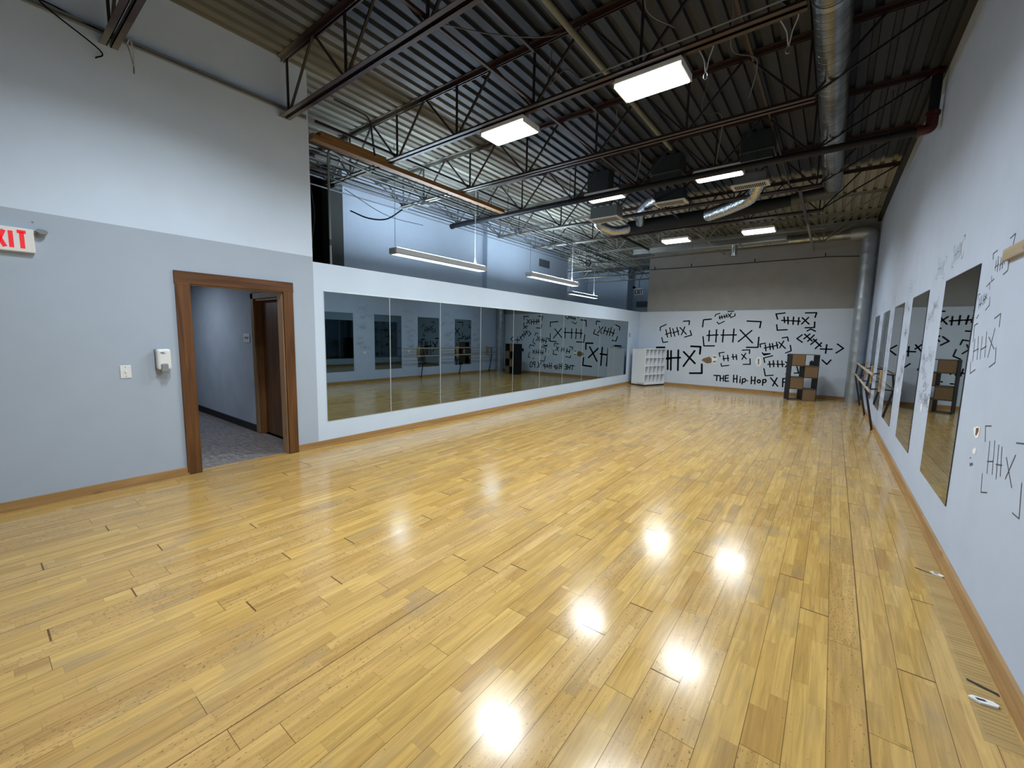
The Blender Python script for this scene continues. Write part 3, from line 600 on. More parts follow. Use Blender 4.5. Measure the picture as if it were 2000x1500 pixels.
def joist(y, label, xa, xb, ca_, cb_, nodes):
    r = thing('steel_joist', label, 'joist', ((xa + xb) / 2, y, CH0), 'steel roof joists')
    mb = MB(); angles(mb, xa, xb, y, DECK, False); mb.build('top_chord', RED, r)
    mb = MB(); angles(mb, ca_, cb_, y, CH0, True); mb.build('bottom_chord', RED, r)
    ZT, ZB = DECK - .03, CH0 + .03
    for b in nodes:
        for (p0, p1) in (((b, y, ZB), (b, y, ZT)), ((b - .03, y, ZB), (b - .60, y, ZT)), ((b + .03, y, ZB), (b + .60, y, ZT))):
            if p1[0] < xa + .05 or p1[0] > xb - .02: continue
            mb = MB(); mb.bar(p0, p1, .022, .022, up=(0, 1, 0)); mb.build('web_bar', ROD, r)
    if ca_ > xa + .3:
        mb = MB(); mb.bar((ca_ + .05, y, ZB), (xa + .1, y, ZT), .022, .022, up=(0, 1, 0)); mb.build('end_bar', ROD, r)
    mb = MB(); mb.bar((cb_ - .05, y, ZB), (xb - .06, y, ZT), .022, .022, up=(0, 1, 0)); mb.build('end_bar', ROD, r)
    return r
for i, y in enumerate(JY):
    if y < 2.87:
        joist(y, JL[i], XL(y), XR(y) - .005, XL(y), -.39, [-5.42, -4.18, -2.94, -1.70, -.46])
    else:
        joist(y, JL[i], -8.2, XR(y) - .005, -7.33, -.39, [-7.26, -6.64, -5.40, -4.16, -2.94, -1.70, -.46])
for y, lb in ((15.12, 'pale steel joist in the far recess, nearest to the end of the pendant wall'), (16.9, 'pale steel joist in the far recess, before the farthest one'), (18.5, 'pale steel joist deepest in the far recess before the distant wall')):
    joist(y, lb, -10.46, -5.33, -9.7, -5.9, [-9.1, -7.86, -6.64])
# bridging rods and long angles along y
def rod(x, y0, y1, z, label, m=ROD, r=.014, name='bridging_angle', cat='bridging'):
    mb = MB(); mb.bar((x, y0, z), (x, y1, z), r * 2, r * 2); o = mb.build(name, m); tag(o, label, cat); return o
rod(-2.94, -3, 14.6, CH0 + .065, 'red-brown bridging angle running over the joist bottoms above the left lamps', RED)
rod(-2.93, -3, 14.6, DECK - .085, 'red-brown bridging angle just under the roof deck above the left lamps', RED)
rod(-5.42, 2.9, 14.6, CH0 + .065, 'thin dark bridging bar running above the orange wood header')
rod(-1.0, -3, 14.6, DECK - .085, 'dark bridging angle under the roof deck near the spiral duct', RED)
rod(-4.47, 8.6, 12.2, CH0 - .035, 'black hanging angle bar running back from the lamp with the left diffuser', PIPE, .022, 'hanger_angle', 'bar')
rod(-.68, 8.7, 14.65, CH0 - .035, 'painted angle bar crossing under far joists beside the spiral duct end', RED, .022, 'hanger_angle', 'bar')
# cream pipe and slim conduits
mb = MB(); mb.tube([(-2.33, -3, 4.6), (-2.33, 7.1, 4.6)], .03); tag(mb.build('cream_pipe', CREAMP), 'cream round pipe running away under the deck between the near lamps', 'pipe')
mb = MB(); mb.tube([(-2.3, 4.063, 4.215), (-.42, 4.063, 4.215)], .008); tag(mb.build('slim_conduit', CONDW), 'thin white conduit lying on the joist above the brightest lamp', 'conduit')
mb = MB(); mb.tube([(XL(0) + .03, -2.9, 4.24), (XL(2) + .03, 2.83, 4.24)], .012); mb.box(XL(2) + .0, XL(2) + .05, -2.9, 2.83, 4.262, 4.275)
o = mb.build('wall_conduit', CONDW); tag(o, 'white conduit running along the upper left wall between two joist ends', 'conduit')
# orange wood header on top of the partition line
mb = MB(); mb.bbox(-5.68, -5.575, 2.95, 6.93, 4.075, 4.145, .003); o = mb.build('wood_header', HEADER); tag(o, 'orange wooden beam hung under the joists above the partition', 'beam')
mb = MB(); mb.bbox(-5.70, -5.555, 3.05, 4.06, 4.146, 4.20, .003); mb.build('short_block', HEADER, o)
# black sprinkler pipe with red fittings
sp = thing('sprinkler_pipe', 'thick black sprinkler pipe crossing the ceiling with red elbows at the right wall', 'pipe', (-3, 7.0, 4.05))
mb = MB(); mb.tube([(-7.16, 7.0, 4.04), (.56, 7.0, 4.07)], .048, 14); mb.build('main_pipe', PIPE, sp)
mb = MB(); mb.tube([(-7.19, 7.0, 4.04), (-7.13, 7.0, 4.04)], .06, 14); mb.build('end_cap', PIPE, sp)
mb = MB(); mb.tube([(.672, 7.0, 4.22), (.672, 7.0, 4.72)], .048, 14); mb.build('riser_pipe', PIPE, sp)
mb = MB(); mb.tube(rounded([(.57, 7.0, 4.07), (.672, 7.0, 4.07), (.672, 7.0, 4.25)], .09, 6), .055, 14); mb.tube([(.55, 7.0, 4.07), (.58, 7.0, 4.07)], .068, 14); mb.tube([(.672, 7.0, 4.21), (.672, 7.0, 4.25)], .066, 14); mb.build('red_elbow', REDP, sp)
mb = MB(); mb.tube([(.672, 7.0, 4.64), (.672, 7.0, 4.68)], .066, 14); mb.build('red_coupling', REDP, sp)
for x in (-6.0, -5.55, -4.1, -1.1, .3):
    mb = MB(); mb.tube([(x, 7.0 + .055 * math.cos(a), 4.05 + .055 * math.sin(a)) for a in [k * math.pi / 6 for k in range(-1, 8)]], .006, 6); mb.bar((x, 7.0, 4.10), (x, 7.0, 4.6), .008, .008); mb.build('hanger_clip', CONDUIT, sp)

# parallel conduits beyond the partition
specs = [(-6.05, 4.33), (-6.2, 4.30), (-6.43, 4.30), (-6.5, 4.28), (-6.66, 4.26), (-6.82, 4.30), (-6.98, 4.25), (-7.14, 4.28), (-7.3, 4.24), (-7.5, 4.30), (-7.7, 4.22)]
for i, (x, z) in enumerate(specs):
    mb = MB(); y1 = 14.5 if i % 3 else 17.5
    mb.tube([(x, 2.95, z), (x + .05, 6, z), (x, 10, z + .01), (x - .04, y1, z)], .012 + .004 * (i % 2), 8)
    o = mb.build('conduit', CONDUIT if i % 2 else CONDW); tag(o, 'straight metal conduit in the bundle above the area beyond the partition', 'conduit', 'parallel conduits beyond the partition')
DCON = mat('dark_conduit', (.035, .037, .04), .5, .4)
for i, (x, y0, y1) in enumerate(((-5.78, 3.0, 6.9), (-5.9, 3.0, 10.4), (-6.02, 3.0, 13.6), (-6.13, 4.2, 13.6), (-6.55, 3.0, 13.6), (-6.72, 3.6, 10.4), (-6.9, 3.0, 6.9), (-7.05, 5.8, 13.6), (-7.22, 5.8, 14.4))):
    mb = MB(); r_ = .011 + .004 * (i % 3 == 0)
    mb.tube([(x, y0, CH0 - r_ - .001), (x, (y0 + y1) / 2, CH0 - r_ - .001), (x + .02, y1, CH0 - r_ - .001)], r_, 8)
    tag(mb.build('conduit', DCON), 'dark conduit strapped under the joists beyond the partition', 'conduit', 'dark conduits strapped under the joists')
for i, (x, y, z, lb) in enumerate(((-7.2, 4.2, 4.15, 'grey junction box at the joist end left of the long pendants'), (-6.6, 5.72, 4.14, 'grey junction box under the joist above the first pendant'), (-6.7, 10.45, 4.14, 'grey junction box under the far joist near the pier corner'))):
    mb = MB(); mb.bbox(x - .07, x + .07, y - .07, y + .07, z - .055, z, .008); o = mb.build('junction_box', mat('dull_grey_box', (.16, .17, .17), .5, .5)); tag(o, lb, 'box')
    mb = MB(); mb.tube([(x, y, z - .055), (x, y, z - .06)], .012); mb.build('cover_screw', CONDUIT, o)
mb = MB(); mb.tube(rounded([(-5.75, 3.245, ZPT + .001), (-5.75, 3.245, 4.09), (-5.95, 3.7, 4.09), (-6.0, 4.04, 4.09)], .1, 6), .016, 10)
o = mb.build('bent_conduit', CONDW); tag(o, 'white bent conduit rising from the partition top in front of the dark opening', 'conduit')
mb = MB(); mb.tube([(-5.75, 3.245, 2.80), (-5.75, 3.245, 2.88)], .022); mb.build('coupling', CONDUIT, o)
mb = MB(); mb.tube(rounded([(-5.48, 3.2, 4.62), (-5.5, 3.75, 4.62), (-5.5, 3.82, 4.12)], .1, 6), .013); tag(mb.build('bent_conduit', DCON), 'dark bent conduit dropping from the deck above the orange beam', 'conduit')
mb = MB(); mb.box(-8.35, -8.12, 4.56, 4.87, 0, DECK); struct(mb.build('trim_2', mat('grey_green_column', (.05, .055, .05), .7)))
for i, (x, y) in enumerate(((-8.6, 4.1), (-8.9, 4.3), (-8.5, 4.4))):
    mb = MB(); mb.tube(spline([(x, y, 4.5), (x + .05, y + .05, 3.9), (x - .03, y, 3.2), (x, y, 2.46)]), .014, 8); tag(mb.build('dark_cable', mat('dark_cable', (.05, .045, .04), .7)), 'dark hanging cable in the black opening left of the pendants', 'cable', 'cables in the dark opening')
# loose cables
def cable(pts, r, m, label, name='cable'):
    mb = MB(); mb.tube(spline(pts, 8), r, 6); return tag(mb.build(name, m), label, 'cable')
cable([(-7.9, 4.9, 4.0), (-7.6, 5.1, 3.86), (-7.35, 5.35, 3.86), (-7.3, 5.71, 4.12)], .014, BLACK, 'black cable drooping left of the joist end beyond the partition')
cable([(-7.1, 4.3, 4.1), (-7.4, 5.4, 3.95), (-7.7, 6.6, 4.05)], .006, BLACK, 'thin black wire sagging in front of the far wall')
cable([(-2.9, 2.62, 4.2), (-2.85, 3.3, 4.45), (-2.55, 3.75, 4.55), (-2.35, 4.1, 4.75)], .006, WIRE, 'pale cable looping between the second and third joists')
cable([(-2.75, 4.2, 4.75), (-2.85, 4.3, 4.45), (-2.6, 4.25, 4.5), (-2.35, 4.25, 4.3), (-2.1, 4.15, 4.24)], .006, WIRE, 'pale cable loop hanging beside the nearest left lamp')
cable([(-1.05, 4.25, 4.78), (-.95, 4.3, 4.5), (-1.0, 4.6, 4.3), (-.85, 5.0, 4.35), (-1.0, 5.6, 4.3)], .006, WIRE, 'pale cable hanging behind the nearest right lamp')
cable([(-1.5, 3.3, 4.78), (-1.35, 3.4, 4.5), (-1.5, 3.7, 4.35), (-1.35, 4.0, 4.3)], .006, WIRE, 'pale cable loop above the nearest right lamp')
cable([(-2.7, 5.8, 4.78), (-2.75, 6.1, 4.5), (-2.6, 6.5, 4.4), (-2.8, 6.9, 4.15)], .006, WIRE, 'pale cable hanging above the left middle lamp')
cable([(-1.5, 5.8, 4.78), (-1.6, 6.0, 4.5), (-1.45, 6.4, 4.55), (-1.6, 6.9, 4.15)], .006, WIRE, 'pale cable hanging above the right middle lamp')
cable([(-5.5, 1.0, 4.25), (-5.48, .6, 4.28), (-5.49, .95, 4.08), (-5.5, .92, 4.0)], .006, BLACK, 'thin black wire dropping along the upper left wall beside the first joist')
def cord_loop(x, y, z, label):
    r = thing('cord_loop', label, 'cord', (x, y, z))
    mb = MB(); mb.tube(spline([(x - .07, y, z), (x - .02, y + .01, z - .1), (x, y + .02, z - .2), (x + .02, y + .02, z - .1), (x + .05, y, z), (x - .07, y, z)], 6), .005, 6); mb.build('cord', WIREW, r)
    mb = MB(); mb.tube([(x + .016 * math.cos(a), y + .02, z - .235 + .03 * math.sin(a)) for a in [k * math.pi / 6 for k in range(13)]], .004, 6); mb.build('snap_hook', GALV, r)
cord_loop(-5.3, 1.12, 4.17, 'white cord loop with metal hook hung on the nearest joist at top left')
cord_loop(-1.12, 4.2, 4.17, 'white cord loop with snap hook right of the nearest right lamp')
cord_loop(-.50, 4.2, 4.16, 'cord loop with small hook at the joist end left of the spiral duct')
mb = MB(); mb.tube([(-6.6 + .09 * math.cos(a), 12.6, 3.98 + .09 * math.sin(a)) for a in [k * math.pi / 8 for k in range(17)]], .014, 8); mb.bar((-6.6, 12.6, 4.07), (-6.6, 12.6, DECK), .01, .01); tag(mb.build('cable_coil', BLACK), 'black cable coil hanging above the far end of the partition', 'cable')

# ================================================================ DUCTS
def ribbed(p0, p1, r, step=.11, rid=.004, n=28):
    p0, p1 = Vector(p0), Vector(p1); Ld = (p1 - p0).length; k = int(Ld / step); pts = []; rad = []
    for i in range(k + 1):
        for t, rr in ((0, r), (.80, r), (.86, r + rid), (.94, r + rid)):
            q = (i + t) / (k + 1); pts.append(p0.lerp(p1, q)); rad.append(rr)
    pts.append(p1); rad.append(r)
    return pts, rad, n
SD = thing('spiral_duct', 'long round galvanised spiral duct running away below the roof deck on the right', 'duct', (-.275, 4, 4.42))
mb = MB(); mb.tube([(-.235, -3, 4.44), (-.27, 9.95, 4.44)], .142, 40); mb.build('duct_run', spiral_material(-.25, 4.44), SD)
for y in (1.5, 4.5, 7.5):
    mb = MB(); mb.tube([(-.243 - .0027 * y, y, 4.44), (-.243 - .0027 * y, y + .05, 4.44)], .147, 28); mb.build('coupling_band', GALV, SD)
for y in (2.2, 5.2, 8.2):
    mb = MB(); mb.bar((-.25, y, 4.58), (-.27, y, DECK), .02, .004); mb.build('hanger_strap', CONDUIT, SD)
DD = thing('trunk_duct', 'long dark duct crossing behind the foil flexible duct and diffusers', 'duct', (-2.5, 10, 4.2))
mb = MB(); mb.tube([(-4.15, 9.95, 4.22), (-2.4, 9.95, 4.23), (-1.3, 9.95, 4.27), (-.85, 9.98, 4.31)], .15, 24, radii=[.15, .15, .12, .10]); mb.build('duct_run', DARKD, DD)
mb = MB(); mb.tube(rounded([(-.9, 9.98, 4.31), (-.27, 9.98, 4.36), (-.27, 9.75, 4.43)], .2, 6), .11, 20); mb.build('duct_elbow', mat('tarnished_duct', (.07, .075, .08), .4, .6), DD)
BD = thing('box_duct', 'rectangular galvanised duct across the far end above the farthest lamps', 'duct', (-3, 12.9, 4.2))
mb = MB(); mb.bbox(-5.1, -1.16, 12.62, 13.05, 4.10, 4.30, .006); mb.build('duct_run', mat('bright_galvanised', (.62, .66, .66), .22, .95, var=.08), BD)
for x in (-4.6, -3.4, -2.2):
    mb = MB(); mb.bbox(x - .015, x + .015, 12.61, 13.06, 4.09, 4.31, .003); mb.build('seam_flange', GALV, BD)
mb = MB(); mb.tube([(-2.36, 12.82, 4.10), (-2.36, 12.82, 3.84)], .075, 20); mb.tube([(-2.36, 12.82, 3.845), (-2.36, 12.82, 3.835)], .115, 20); mb.build('drop_outlet', GALV, BD)
RD = thing('corner_duct', 'round galvanised duct along the back wall turning down to the floor in the right corner', 'duct', (.5, 14.3, 0))
yd = 14.32; xd = .50
p, rd, n_ = ribbed((xd, yd - .03, .0), (xd, yd, 4.15), .165, .28, .002); mb = MB(); mb.tube(p, .165, n_, radii=rd); mb.build('vertical_run', DUCTV, RD)
mb = MB(); mb.tube(rounded([(xd, yd, 4.12), (xd, yd, 4.40), (.1, yd, 4.40)], .24, 7), .166, 24); mb.build('duct_elbow', DUCTV, RD)
p, rd, n_ = ribbed((.2, yd, 4.40), (-4.9, yd, 4.40), .125, .3, .003); mb = MB(); mb.tube(p, .125, n_, radii=rd); mb.build('horizontal_run', GALV, RD)
def flex(pts, r, label):
    P_ = spline(pts, 14); mb = MB(); mb.tube(P_, r, 20, radii=[r * (1 + (.06 if i % 2 else -.03)) for i in range(len(P_))]); o = mb.build('flexible_duct', FOIL); tag(o, label, 'duct'); return o
flex([(-1.25, 8.55, 4.33), (-1.45, 9.0, 4.22), (-1.85, 9.4, 4.2), (-2.35, 9.78, 4.2)], .125, 'foil flexible duct sloping down left from the right diffuser')
flex([(-2.95, 8.45, 4.33), (-3.3, 8.8, 4.33), (-3.6, 9.2, 4.3), (-3.8, 9.72, 4.24)], .10, 'foil flexible duct left of the middle diffuser')
flex([(-4.3, 8.55, 4.22), (-4.45, 8.95, 4.12), (-4.3, 9.35, 4.05), (-4.05, 9.65, 4.12)], .10, 'crumpled foil flexible duct under the left diffuser')
def diffuser(x, y, z, w_, d, h, label, m):
    r = thing('air_diffuser', label, 'diffuser', (x, y, z))
    mb = MB(); mb.bbox(x - w_ / 2, x + w_ / 2, y - d / 2, y + d / 2, z + .02, z + h, .005); mb.build('plenum_box', m, r)
    mb = MB(); mb.box(x - w_ / 2 - .03, x + w_ / 2 + .03, y - d / 2 - .03, y + d / 2 + .03, z, z + .02)
    mb.build('grille_frame', GRILLE, r)
    mb = MB(); mb.box(x - w_ / 2 + .02, x + w_ / 2 - .02, y - d / 2 + .02, y + d / 2 - .02, z - .003, z)
    mb.build('grille_opening', mat('grille_dark', (.02, .02, .02), .7), r)
    mb = MB(); k = 16
    for i in range(k + 1):
        xx = x - w_ / 2 + .02 + (w_ - .04) * i / k; mb.bar((xx, y - d / 2 + .02, z - .006), (xx, y + d / 2 - .02, z - .006), .006, .008)
    mb.build('grille_louvers', GRILLE, r)
    for sx in (-1, 1):
        mb = MB(); mb.bar((x + sx * (w_ / 2 - .03), y, z + h), (x + sx * (w_ / 2 - .03), y, DECK), .02, .004); mb.build('hanger_strap', CONDUIT, r)
    return r
diffuser(-1.36, 8.32, 4.19, .5, .22, .2, 'cream louvered air diffuser right of the middle lamps', GALV)
diffuser(-2.70, 8.40, 4.15, .52, .24, .22, 'cream louvered air diffuser on a dark box between the middle lamps', DARKD)
diffuser(-3.95, 8.25, 3.99, .58, .30, .24, 'cream louvered air diffuser on a grey box below the left middle lamp', mat('dull_galvanised', (.20, .22, .22), .4, .8))
for x0, x1, y0, y1, z0, lb in ((-1.45, -1.0, 7.75, 8.1, 4.40, 'dark square duct drop above the right diffuser'), (-2.9, -2.4, 7.85, 8.15, 4.40, 'dark square duct drop above the middle diffuser'), (-4.2, -3.75, 7.85, 8.1, 4.25, 'dark square duct drop above the left diffuser')):
    mb = MB(); mb.bbox(x0, x1, y0, y1, z0, DECK - .002, .004); o = mb.build('duct_drop', mat('dark_sheet_metal', (.05, .058, .062), .45, .6)); tag(o, lb, 'duct')
    mb = MB(); mb.box(x0 - .012, x1 + .012, y0 - .012, y1 + .012, z0 + .12, z0 + .14); mb.build('seam_flange', GALV, o)

# ================================================================ LAMPS
def highbay(x, y, label, hang):
    z = 4.085
    r = thing('ceiling_lamp', label, 'lamp', (x, y, z), 'rectangular ceiling lamps')
    mb = MB(); mb.bbox(x - .32, x + .32, y - .17, y + .17, z + .012, z + .06, .006); hs = mb.build('lamp_housing', FIXT, r)
    mb = MB(); mb.box(x - .31, x + .31, y - .165, y + .165, z - .019, z + .0115); le = mb.build('lens_rim', LENSE, r)
    mb = MB(); mb.box(x - .305, x + .305, y - .16, y + .16, z - .022, z - .0192); mb.build('lamp_lens', LENS, r)
    ld = bpy.data.lights.new('lamp_light', 'AREA'); ld.shape = 'RECTANGLE'; ld.size = .60; ld.size_y = .31; ld.energy = LAMP_W; ld.color = (.90, .97, 1.0); ld.spread = math.radians(LAMP_SPREAD)
    lo = bpy.data.objects.new('lamp_light', ld); C.objects.link(lo); lo.parent = r; lo.location = (0, 0, -.026)
    for sx in (-1, 1):
        mb = MB(); mb.bar((x + sx * .326, y - .165, z + .01), (x + sx * .326, y + .165, z + .01), .010, .06); mb.build('end_cap', FIXT, hs)
    mb = MB()
    for sx in (-.27, .27): mb.tube([(x + sx, y, z + .06), (x + sx, y, z + .14), (x + sx, hang, z + .14)], .004, 6)
    mb.build('hanger_wire', CONDUIT, r)
highbay(-1.64, 4.31, 'brightest large rectangular lamp, right one of the nearest pair', 4.14)
highbay(-3.41, 4.31, 'large rectangular lamp, left one of the nearest pair', 4.14)
highbay(-1.62, 7.17, 'rectangular lamp right of the middle pair beside the louvered diffuser', 7.28)
highbay(-3.48, 7.17, 'rectangular lamp left of the middle pair above the grey diffuser box', 7.28)
highbay(-1.60, 11.32, 'far rectangular lamp on the right, before the back wall', 12.1)
highbay(-3.44, 11.32, 'far rectangular lamp on the left, before the back wall', 12.1)
highbay(-1.62, 1.2, 'rectangular lamp overhead above the camera, right of its pair', 1.02)
highbay(-3.44, 1.2, 'rectangular lamp overhead above the camera, left of its pair', 1.02)
def pendant(x, y0, z, L, label, up=LENSU):
    r = thing('pendant_lamp', label, 'lamp', (x, y0 + L / 2, z), 'linear pendants beyond the partition')
    w_ = .11
    mb = MB(); mb.bbox(x - w_, x + w_, y0, y0 + L, z, z + .11, .02); mb.build('lamp_body', FIXT, r)
    mb = MB(); h = L / 2
    mb.box(x - w_ + .025, x + w_ - .025, y0 + .05, y0 + h - .02, z - .004, z - .0005); mb.box(x - w_ + .025, x + w_ - .025, y0 + h + .02, y0 + L - .05, z - .004, z - .0005); mb.build('lower_lens', LENSP, r)
    mb = MB(); mb.box(x - w_ + .03, x + w_ - .03, y0 + .05, y0 + L - .05, z + .1105, z + .1135); mb.build('upper_lens', up, r)
    mb = MB(); mb.tube([(x, y0 + .06, z + .08), (x, y0 + .06, DECK)], .004, 6); mb.build('hanger_wire', CONDUIT, r)
    mb = MB(); pts = []; yy = y0 + L - .28
    for i in range(360):
        t = i / 359; a = t * 220; rr = .009
        pts.append((x + rr * math.cos(a), yy + rr * math.sin(a), z + .25 + t * (DECK - z - .25)))
    mb.tube(pts, .004, 4); mb.tube([(x, yy, z + .11), (x, yy, z + .27)], .012, 8, radii=[.03, .008]); mb.build('coiled_cord', WIREW, r)
pendant(-6.35, 4.74, 2.99, 2.44, 'long white pendant lamp beyond the partition nearest the dark opening')
pendant(-6.35, 8.92, 3.10, 2.5, 'long white pendant lamp beyond the partition, second from the dark opening')
pendant(-8.8, 15.3, 3.33, 2.44, 'long pendant lamp deep in the far recess, seen past the wall corner', LENSF)
# unseen lamp (flush panel) that brightens the hallway walls
hl = thing('hallway_lamp', 'unseen flush ceiling lamp lighting the hallway', 'lamp', (-8.6, 1.6, 2.42))
mb = MB(); mb.bbox(-8.9, -8.3, 1.4, 1.8, 2.42, 2.44, .004); mb.build('lamp_frame', FIXT, hl)
mb = MB(); mb.box(-8.88, -8.32, 1.42, 1.78, 2.417, 2.42); mb.build('lamp_lens', mat('hall_lens', (.9, .9, .9), .5, emit=(.75, .88, 1), estr=9), hl)

# ================================================================ MIRRORS
ORD = ['first wide mirror panel next to the doorway', 'second mirror panel from the doorway', 'third mirror panel from the doorway', 'fourth mirror panel from the doorway', 'fifth mirror panel from the doorway',
       'sixth mirror panel from the doorway', 'seventh mirror panel from the doorway', 'eighth mirror panel from the doorway', 'ninth mirror panel, last but one before the cubby', 'tenth mirror panel at the far end beside the cubby']
Y0, YE = 3.00, 13.655; NP = 10; PW = (YE - Y0) / NP
def make_mirror(name, label, group, a, b, z0, z1, xf, sgn, em):
    r = thing(name, label, 'mirror', (xf((a + b) / 2), (a + b) / 2, z0), group)
    t = .006 * sgn
    mb = MB(); mb.prism([(xf(a) + .001 * sgn, a), (xf(b) + .001 * sgn, b), (xf(b) + t, b), (xf(a) + t, a)], z0, z1); mb.build('backing', em, r)
    mb = MB(); e = .003; q = t + .0006 * sgn
    mb.prism([(xf(a) + t, a + e), (xf(b) + t, b - e), (xf(b) + q, b - e), (xf(a) + q, a + e)], z0 + e, z1 - e); mb.build('mirror_face', MIRROR, r)
    return r
for i in range(NP):
    a = Y0 + i * PW + .004; b = Y0 + (i + 1) * PW - .004
    make_mirror('wall_mirror', ORD[i] + ' on the left wall', 'mirror panels on the left partition', a, b, .347, 2.135, XL, 1, GEDGE)
mb = MB(); mb.prism([(XL(Y0), Y0), (XL(YE), YE), (XL(YE) + .010, YE), (XL(Y0) + .010, Y0)], 2.136, 2.146); mb.build('mirror_channel', mat('bright_channel', (.8, .82, .84), .35), None)
bpy.data.objects['mirror_channel']['label'] = 'thin white metal channel along the top of the left mirrors'; bpy.data.objects['mirror_channel']['category'] = 'trim strip'
RM = [(4.405, 5.505, 'tall smoky mirror on the right wall nearest the camera'), (6.30, 7.365, 'second tall mirror from the camera on the right wall'), (8.12, 9.18, 'third tall mirror from the camera on the right wall, just before the barre'), (9.90, 10.90, 'fourth tall mirror on the right wall behind the near barre end'), (11.73, 12.65, 'farthest tall mirror on the right wall behind the barre')]
for a, b, lb in RM:
    make_mirror('wall_mirror', lb, 'tall mirrors on the right wall', a, b, .383, 2.17, XR, -1, DEDGE)

# ================================================================ THINGS ON THE LEFT WALL
ex = thing('exit_sign', 'white exit sign with red letters and lamp head high on the left wall', 'sign', (XL(.2), .2, 2.21))
xs = XL(.2)
mb = MB(); mb.bbox(xs, xs + .05, .10, .43, 2.21, 2.405, .006); mb.build('sign_body', SIGNW, ex)
ln, wd = text_lines('EXIT', .135, .62, .2); 
x0 = .385 - wd
stroke_mesh(ln, .027, lambda u, v: (xs + .0508, x0 + u, 2.238 + v), caps=False).build('exit_lettering', EXITR, ex)
mb = MB(); mb.tube([(xs + .03, .43, 2.385), (xs + .03, .47, 2.40)], .01); mb.tube([(xs + .02, .475, 2.365), (xs + .05, .478, 2.40)], .03, 16, radii=[.02, .036]); mb.build('lamp_head', mat('grey_lamp_head', (.3, .31, .31), .3, .4), ex)
sw = thing('light_switch', 'white light switch plate on the left wall left of the dispenser', 'switch', (XL(.94), .94, 1.16))
xs = XL(.94)
mb = MB(); mb.bbox(xs, xs + .007, .903, .984, 1.097, 1.225, .003); spl = mb.build('switch_plate', PLATE, sw)
mb = MB(); mb.bbox(xs + .007, xs + .017, .938, .949, 1.150, 1.172, .002); mb.build('toggle', PLATE, spl)
mb = MB()
for z in (1.115, 1.207): mb.tube([(xs + .007, .9435, z), (xs + .0082, .9435, z)], .0035)
mb.build('plate_screws', CONDUIT, sw)
ds = thing('soap_dispenser', 'white hand sanitizer dispenser on the left wall beside the doorway casing', 'dispenser', (XL(1.23), 1.23, 1.15))
xs = XL(1.23)
mb = MB(); mb.bbox(xs, xs + .02, 1.172, 1.288, 1.165, 1.385, .008); mb.build('back_plate', mat('grey_plastic', (.25, .27, .27), .5), ds)
mb = MB(); mb.bbox(xs + .018, xs + .095, 1.175, 1.292, 1.17, 1.385, .022); dcv = mb.build('cover', PLATE, ds)
mb = MB(); mb.bbox(xs + .045, xs + .107, 1.20, 1.262, 1.145, 1.235, .012); mb.build('push_bar', GLASS, ds)
ln, wd = text_lines('PURELL', .017, .8, .2)
stroke_mesh(ln, .0035, lambda u, v: (xs + .0955, 1.205 + u * .62, 1.335 + v)).build('printed_name', BLUE, dcv)
mb = MB(); mb.tube([(XL(.38), .435, 2.475), (XL(.38) + .006, .435, 2.475)], .007, 10); tag(mb.build('wall_screw', GALV), 'tiny shiny screw on the left wall above the exit sign', 'screw')
# wooden peg board on the right wall
mb = MB(); mb.prism([(XR(3.84), 3.84), (XR(3.0), 3.0), (XR(3.0) - .025, 3.0), (XR(3.84) - .025, 3.84)], 2.10, 2.168)
tag(mb.build('wood_cleat', wood('pale_cleat', (.30, .24, .16), (.46, .38, .26), 'y', .6)), 'short pale wooden cleat fixed to the right wall at the frame edge', 'board')
# small thing at far end of left wall
mb = MB(); mb.bbox(XL(13.8), XL(13.8) + .03, 13.76, 13.83, 1.62, 1.75, .006); o = mb.build('wall_thermostat', mat('thermostat_grey', (.30, .32, .33), .5)); tag(o, 'small grey thermostat on the left partition past the last mirror', 'thermostat')
# far exit sign, vents
fe = thing('exit_sign', 'small hanging white exit sign with black letters in the far recess', 'sign', (-6.9, 19, 3.7))
q = 19.0; xa = -7.52
mb = MB(); mb.bbox(xa, xa + .40, q, q + .06, 3.55, 3.84, .01); mb.build('sign_body', SIGNW, fe)
ln, wd = text_lines('EXIT', .175, .62, .2)
stroke_mesh(ln, .036, lambda u, v: (xa + .04 + u, q - .001, 3.605 + v)).build('exit_lettering', BLACK, fe)
mb = MB(); mb.tube([(xa - .02, q + .02, 3.93), (xa - .02, q - .03, 3.89)], .06, 14, radii=[.04, .07]); mb.tube([(xa - .02, q + .02, 3.93), (xa + .1, q + .03, 3.86)], .012); mb.build('lamp_head', BLACK, fe)
mb = MB(); mb.tube(spline([(xa + .2, q + .03, 3.86), (xa + .2, q + .03, 4.2), (xa + .3, q + .03, 4.4), (xa + .4, q + .03, 4.8)]), .012, 6); mb.build('cord', BLACK, fe)
VG = mat('vent_grey', (.10, .11, .12), .5)
def vent(mbox, horiz, label):
    x0, x1, y0, y1, z0, z1 = mbox
    mb = MB(); mb.bbox(x0, x1, y0, y1, z0, z1, .004); o = mb.build('wall_vent', VG); tag(o, label, 'vent')
    mb = MB(); n = 6
    for i in range(n):
        z = z0 + (z1 - z0) * (i + .5) / n
        if horiz: mb.bar((x0 + .03, y0 - .004, z), (x1 - .03, y0 - .004, z), .008, .012)
        else: mb.bar((x1 + .004, y0 + .03, z), (x1 + .004, y1 - .03, z), .008, .012)
    mb.build('vent_slats', mat('vent_slat', (.16, .17, .18), .5), o)
vent((-7.9, -7.3, 20.28, 20.3, 3.08, 3.36), True, 'dark wall vent below the distant exit sign in the far recess')
vent((-8.2, -8.18, 12.1, 12.75, 3.95, 4.2), False, 'grey wall vent high on the outer wall near its far corner')

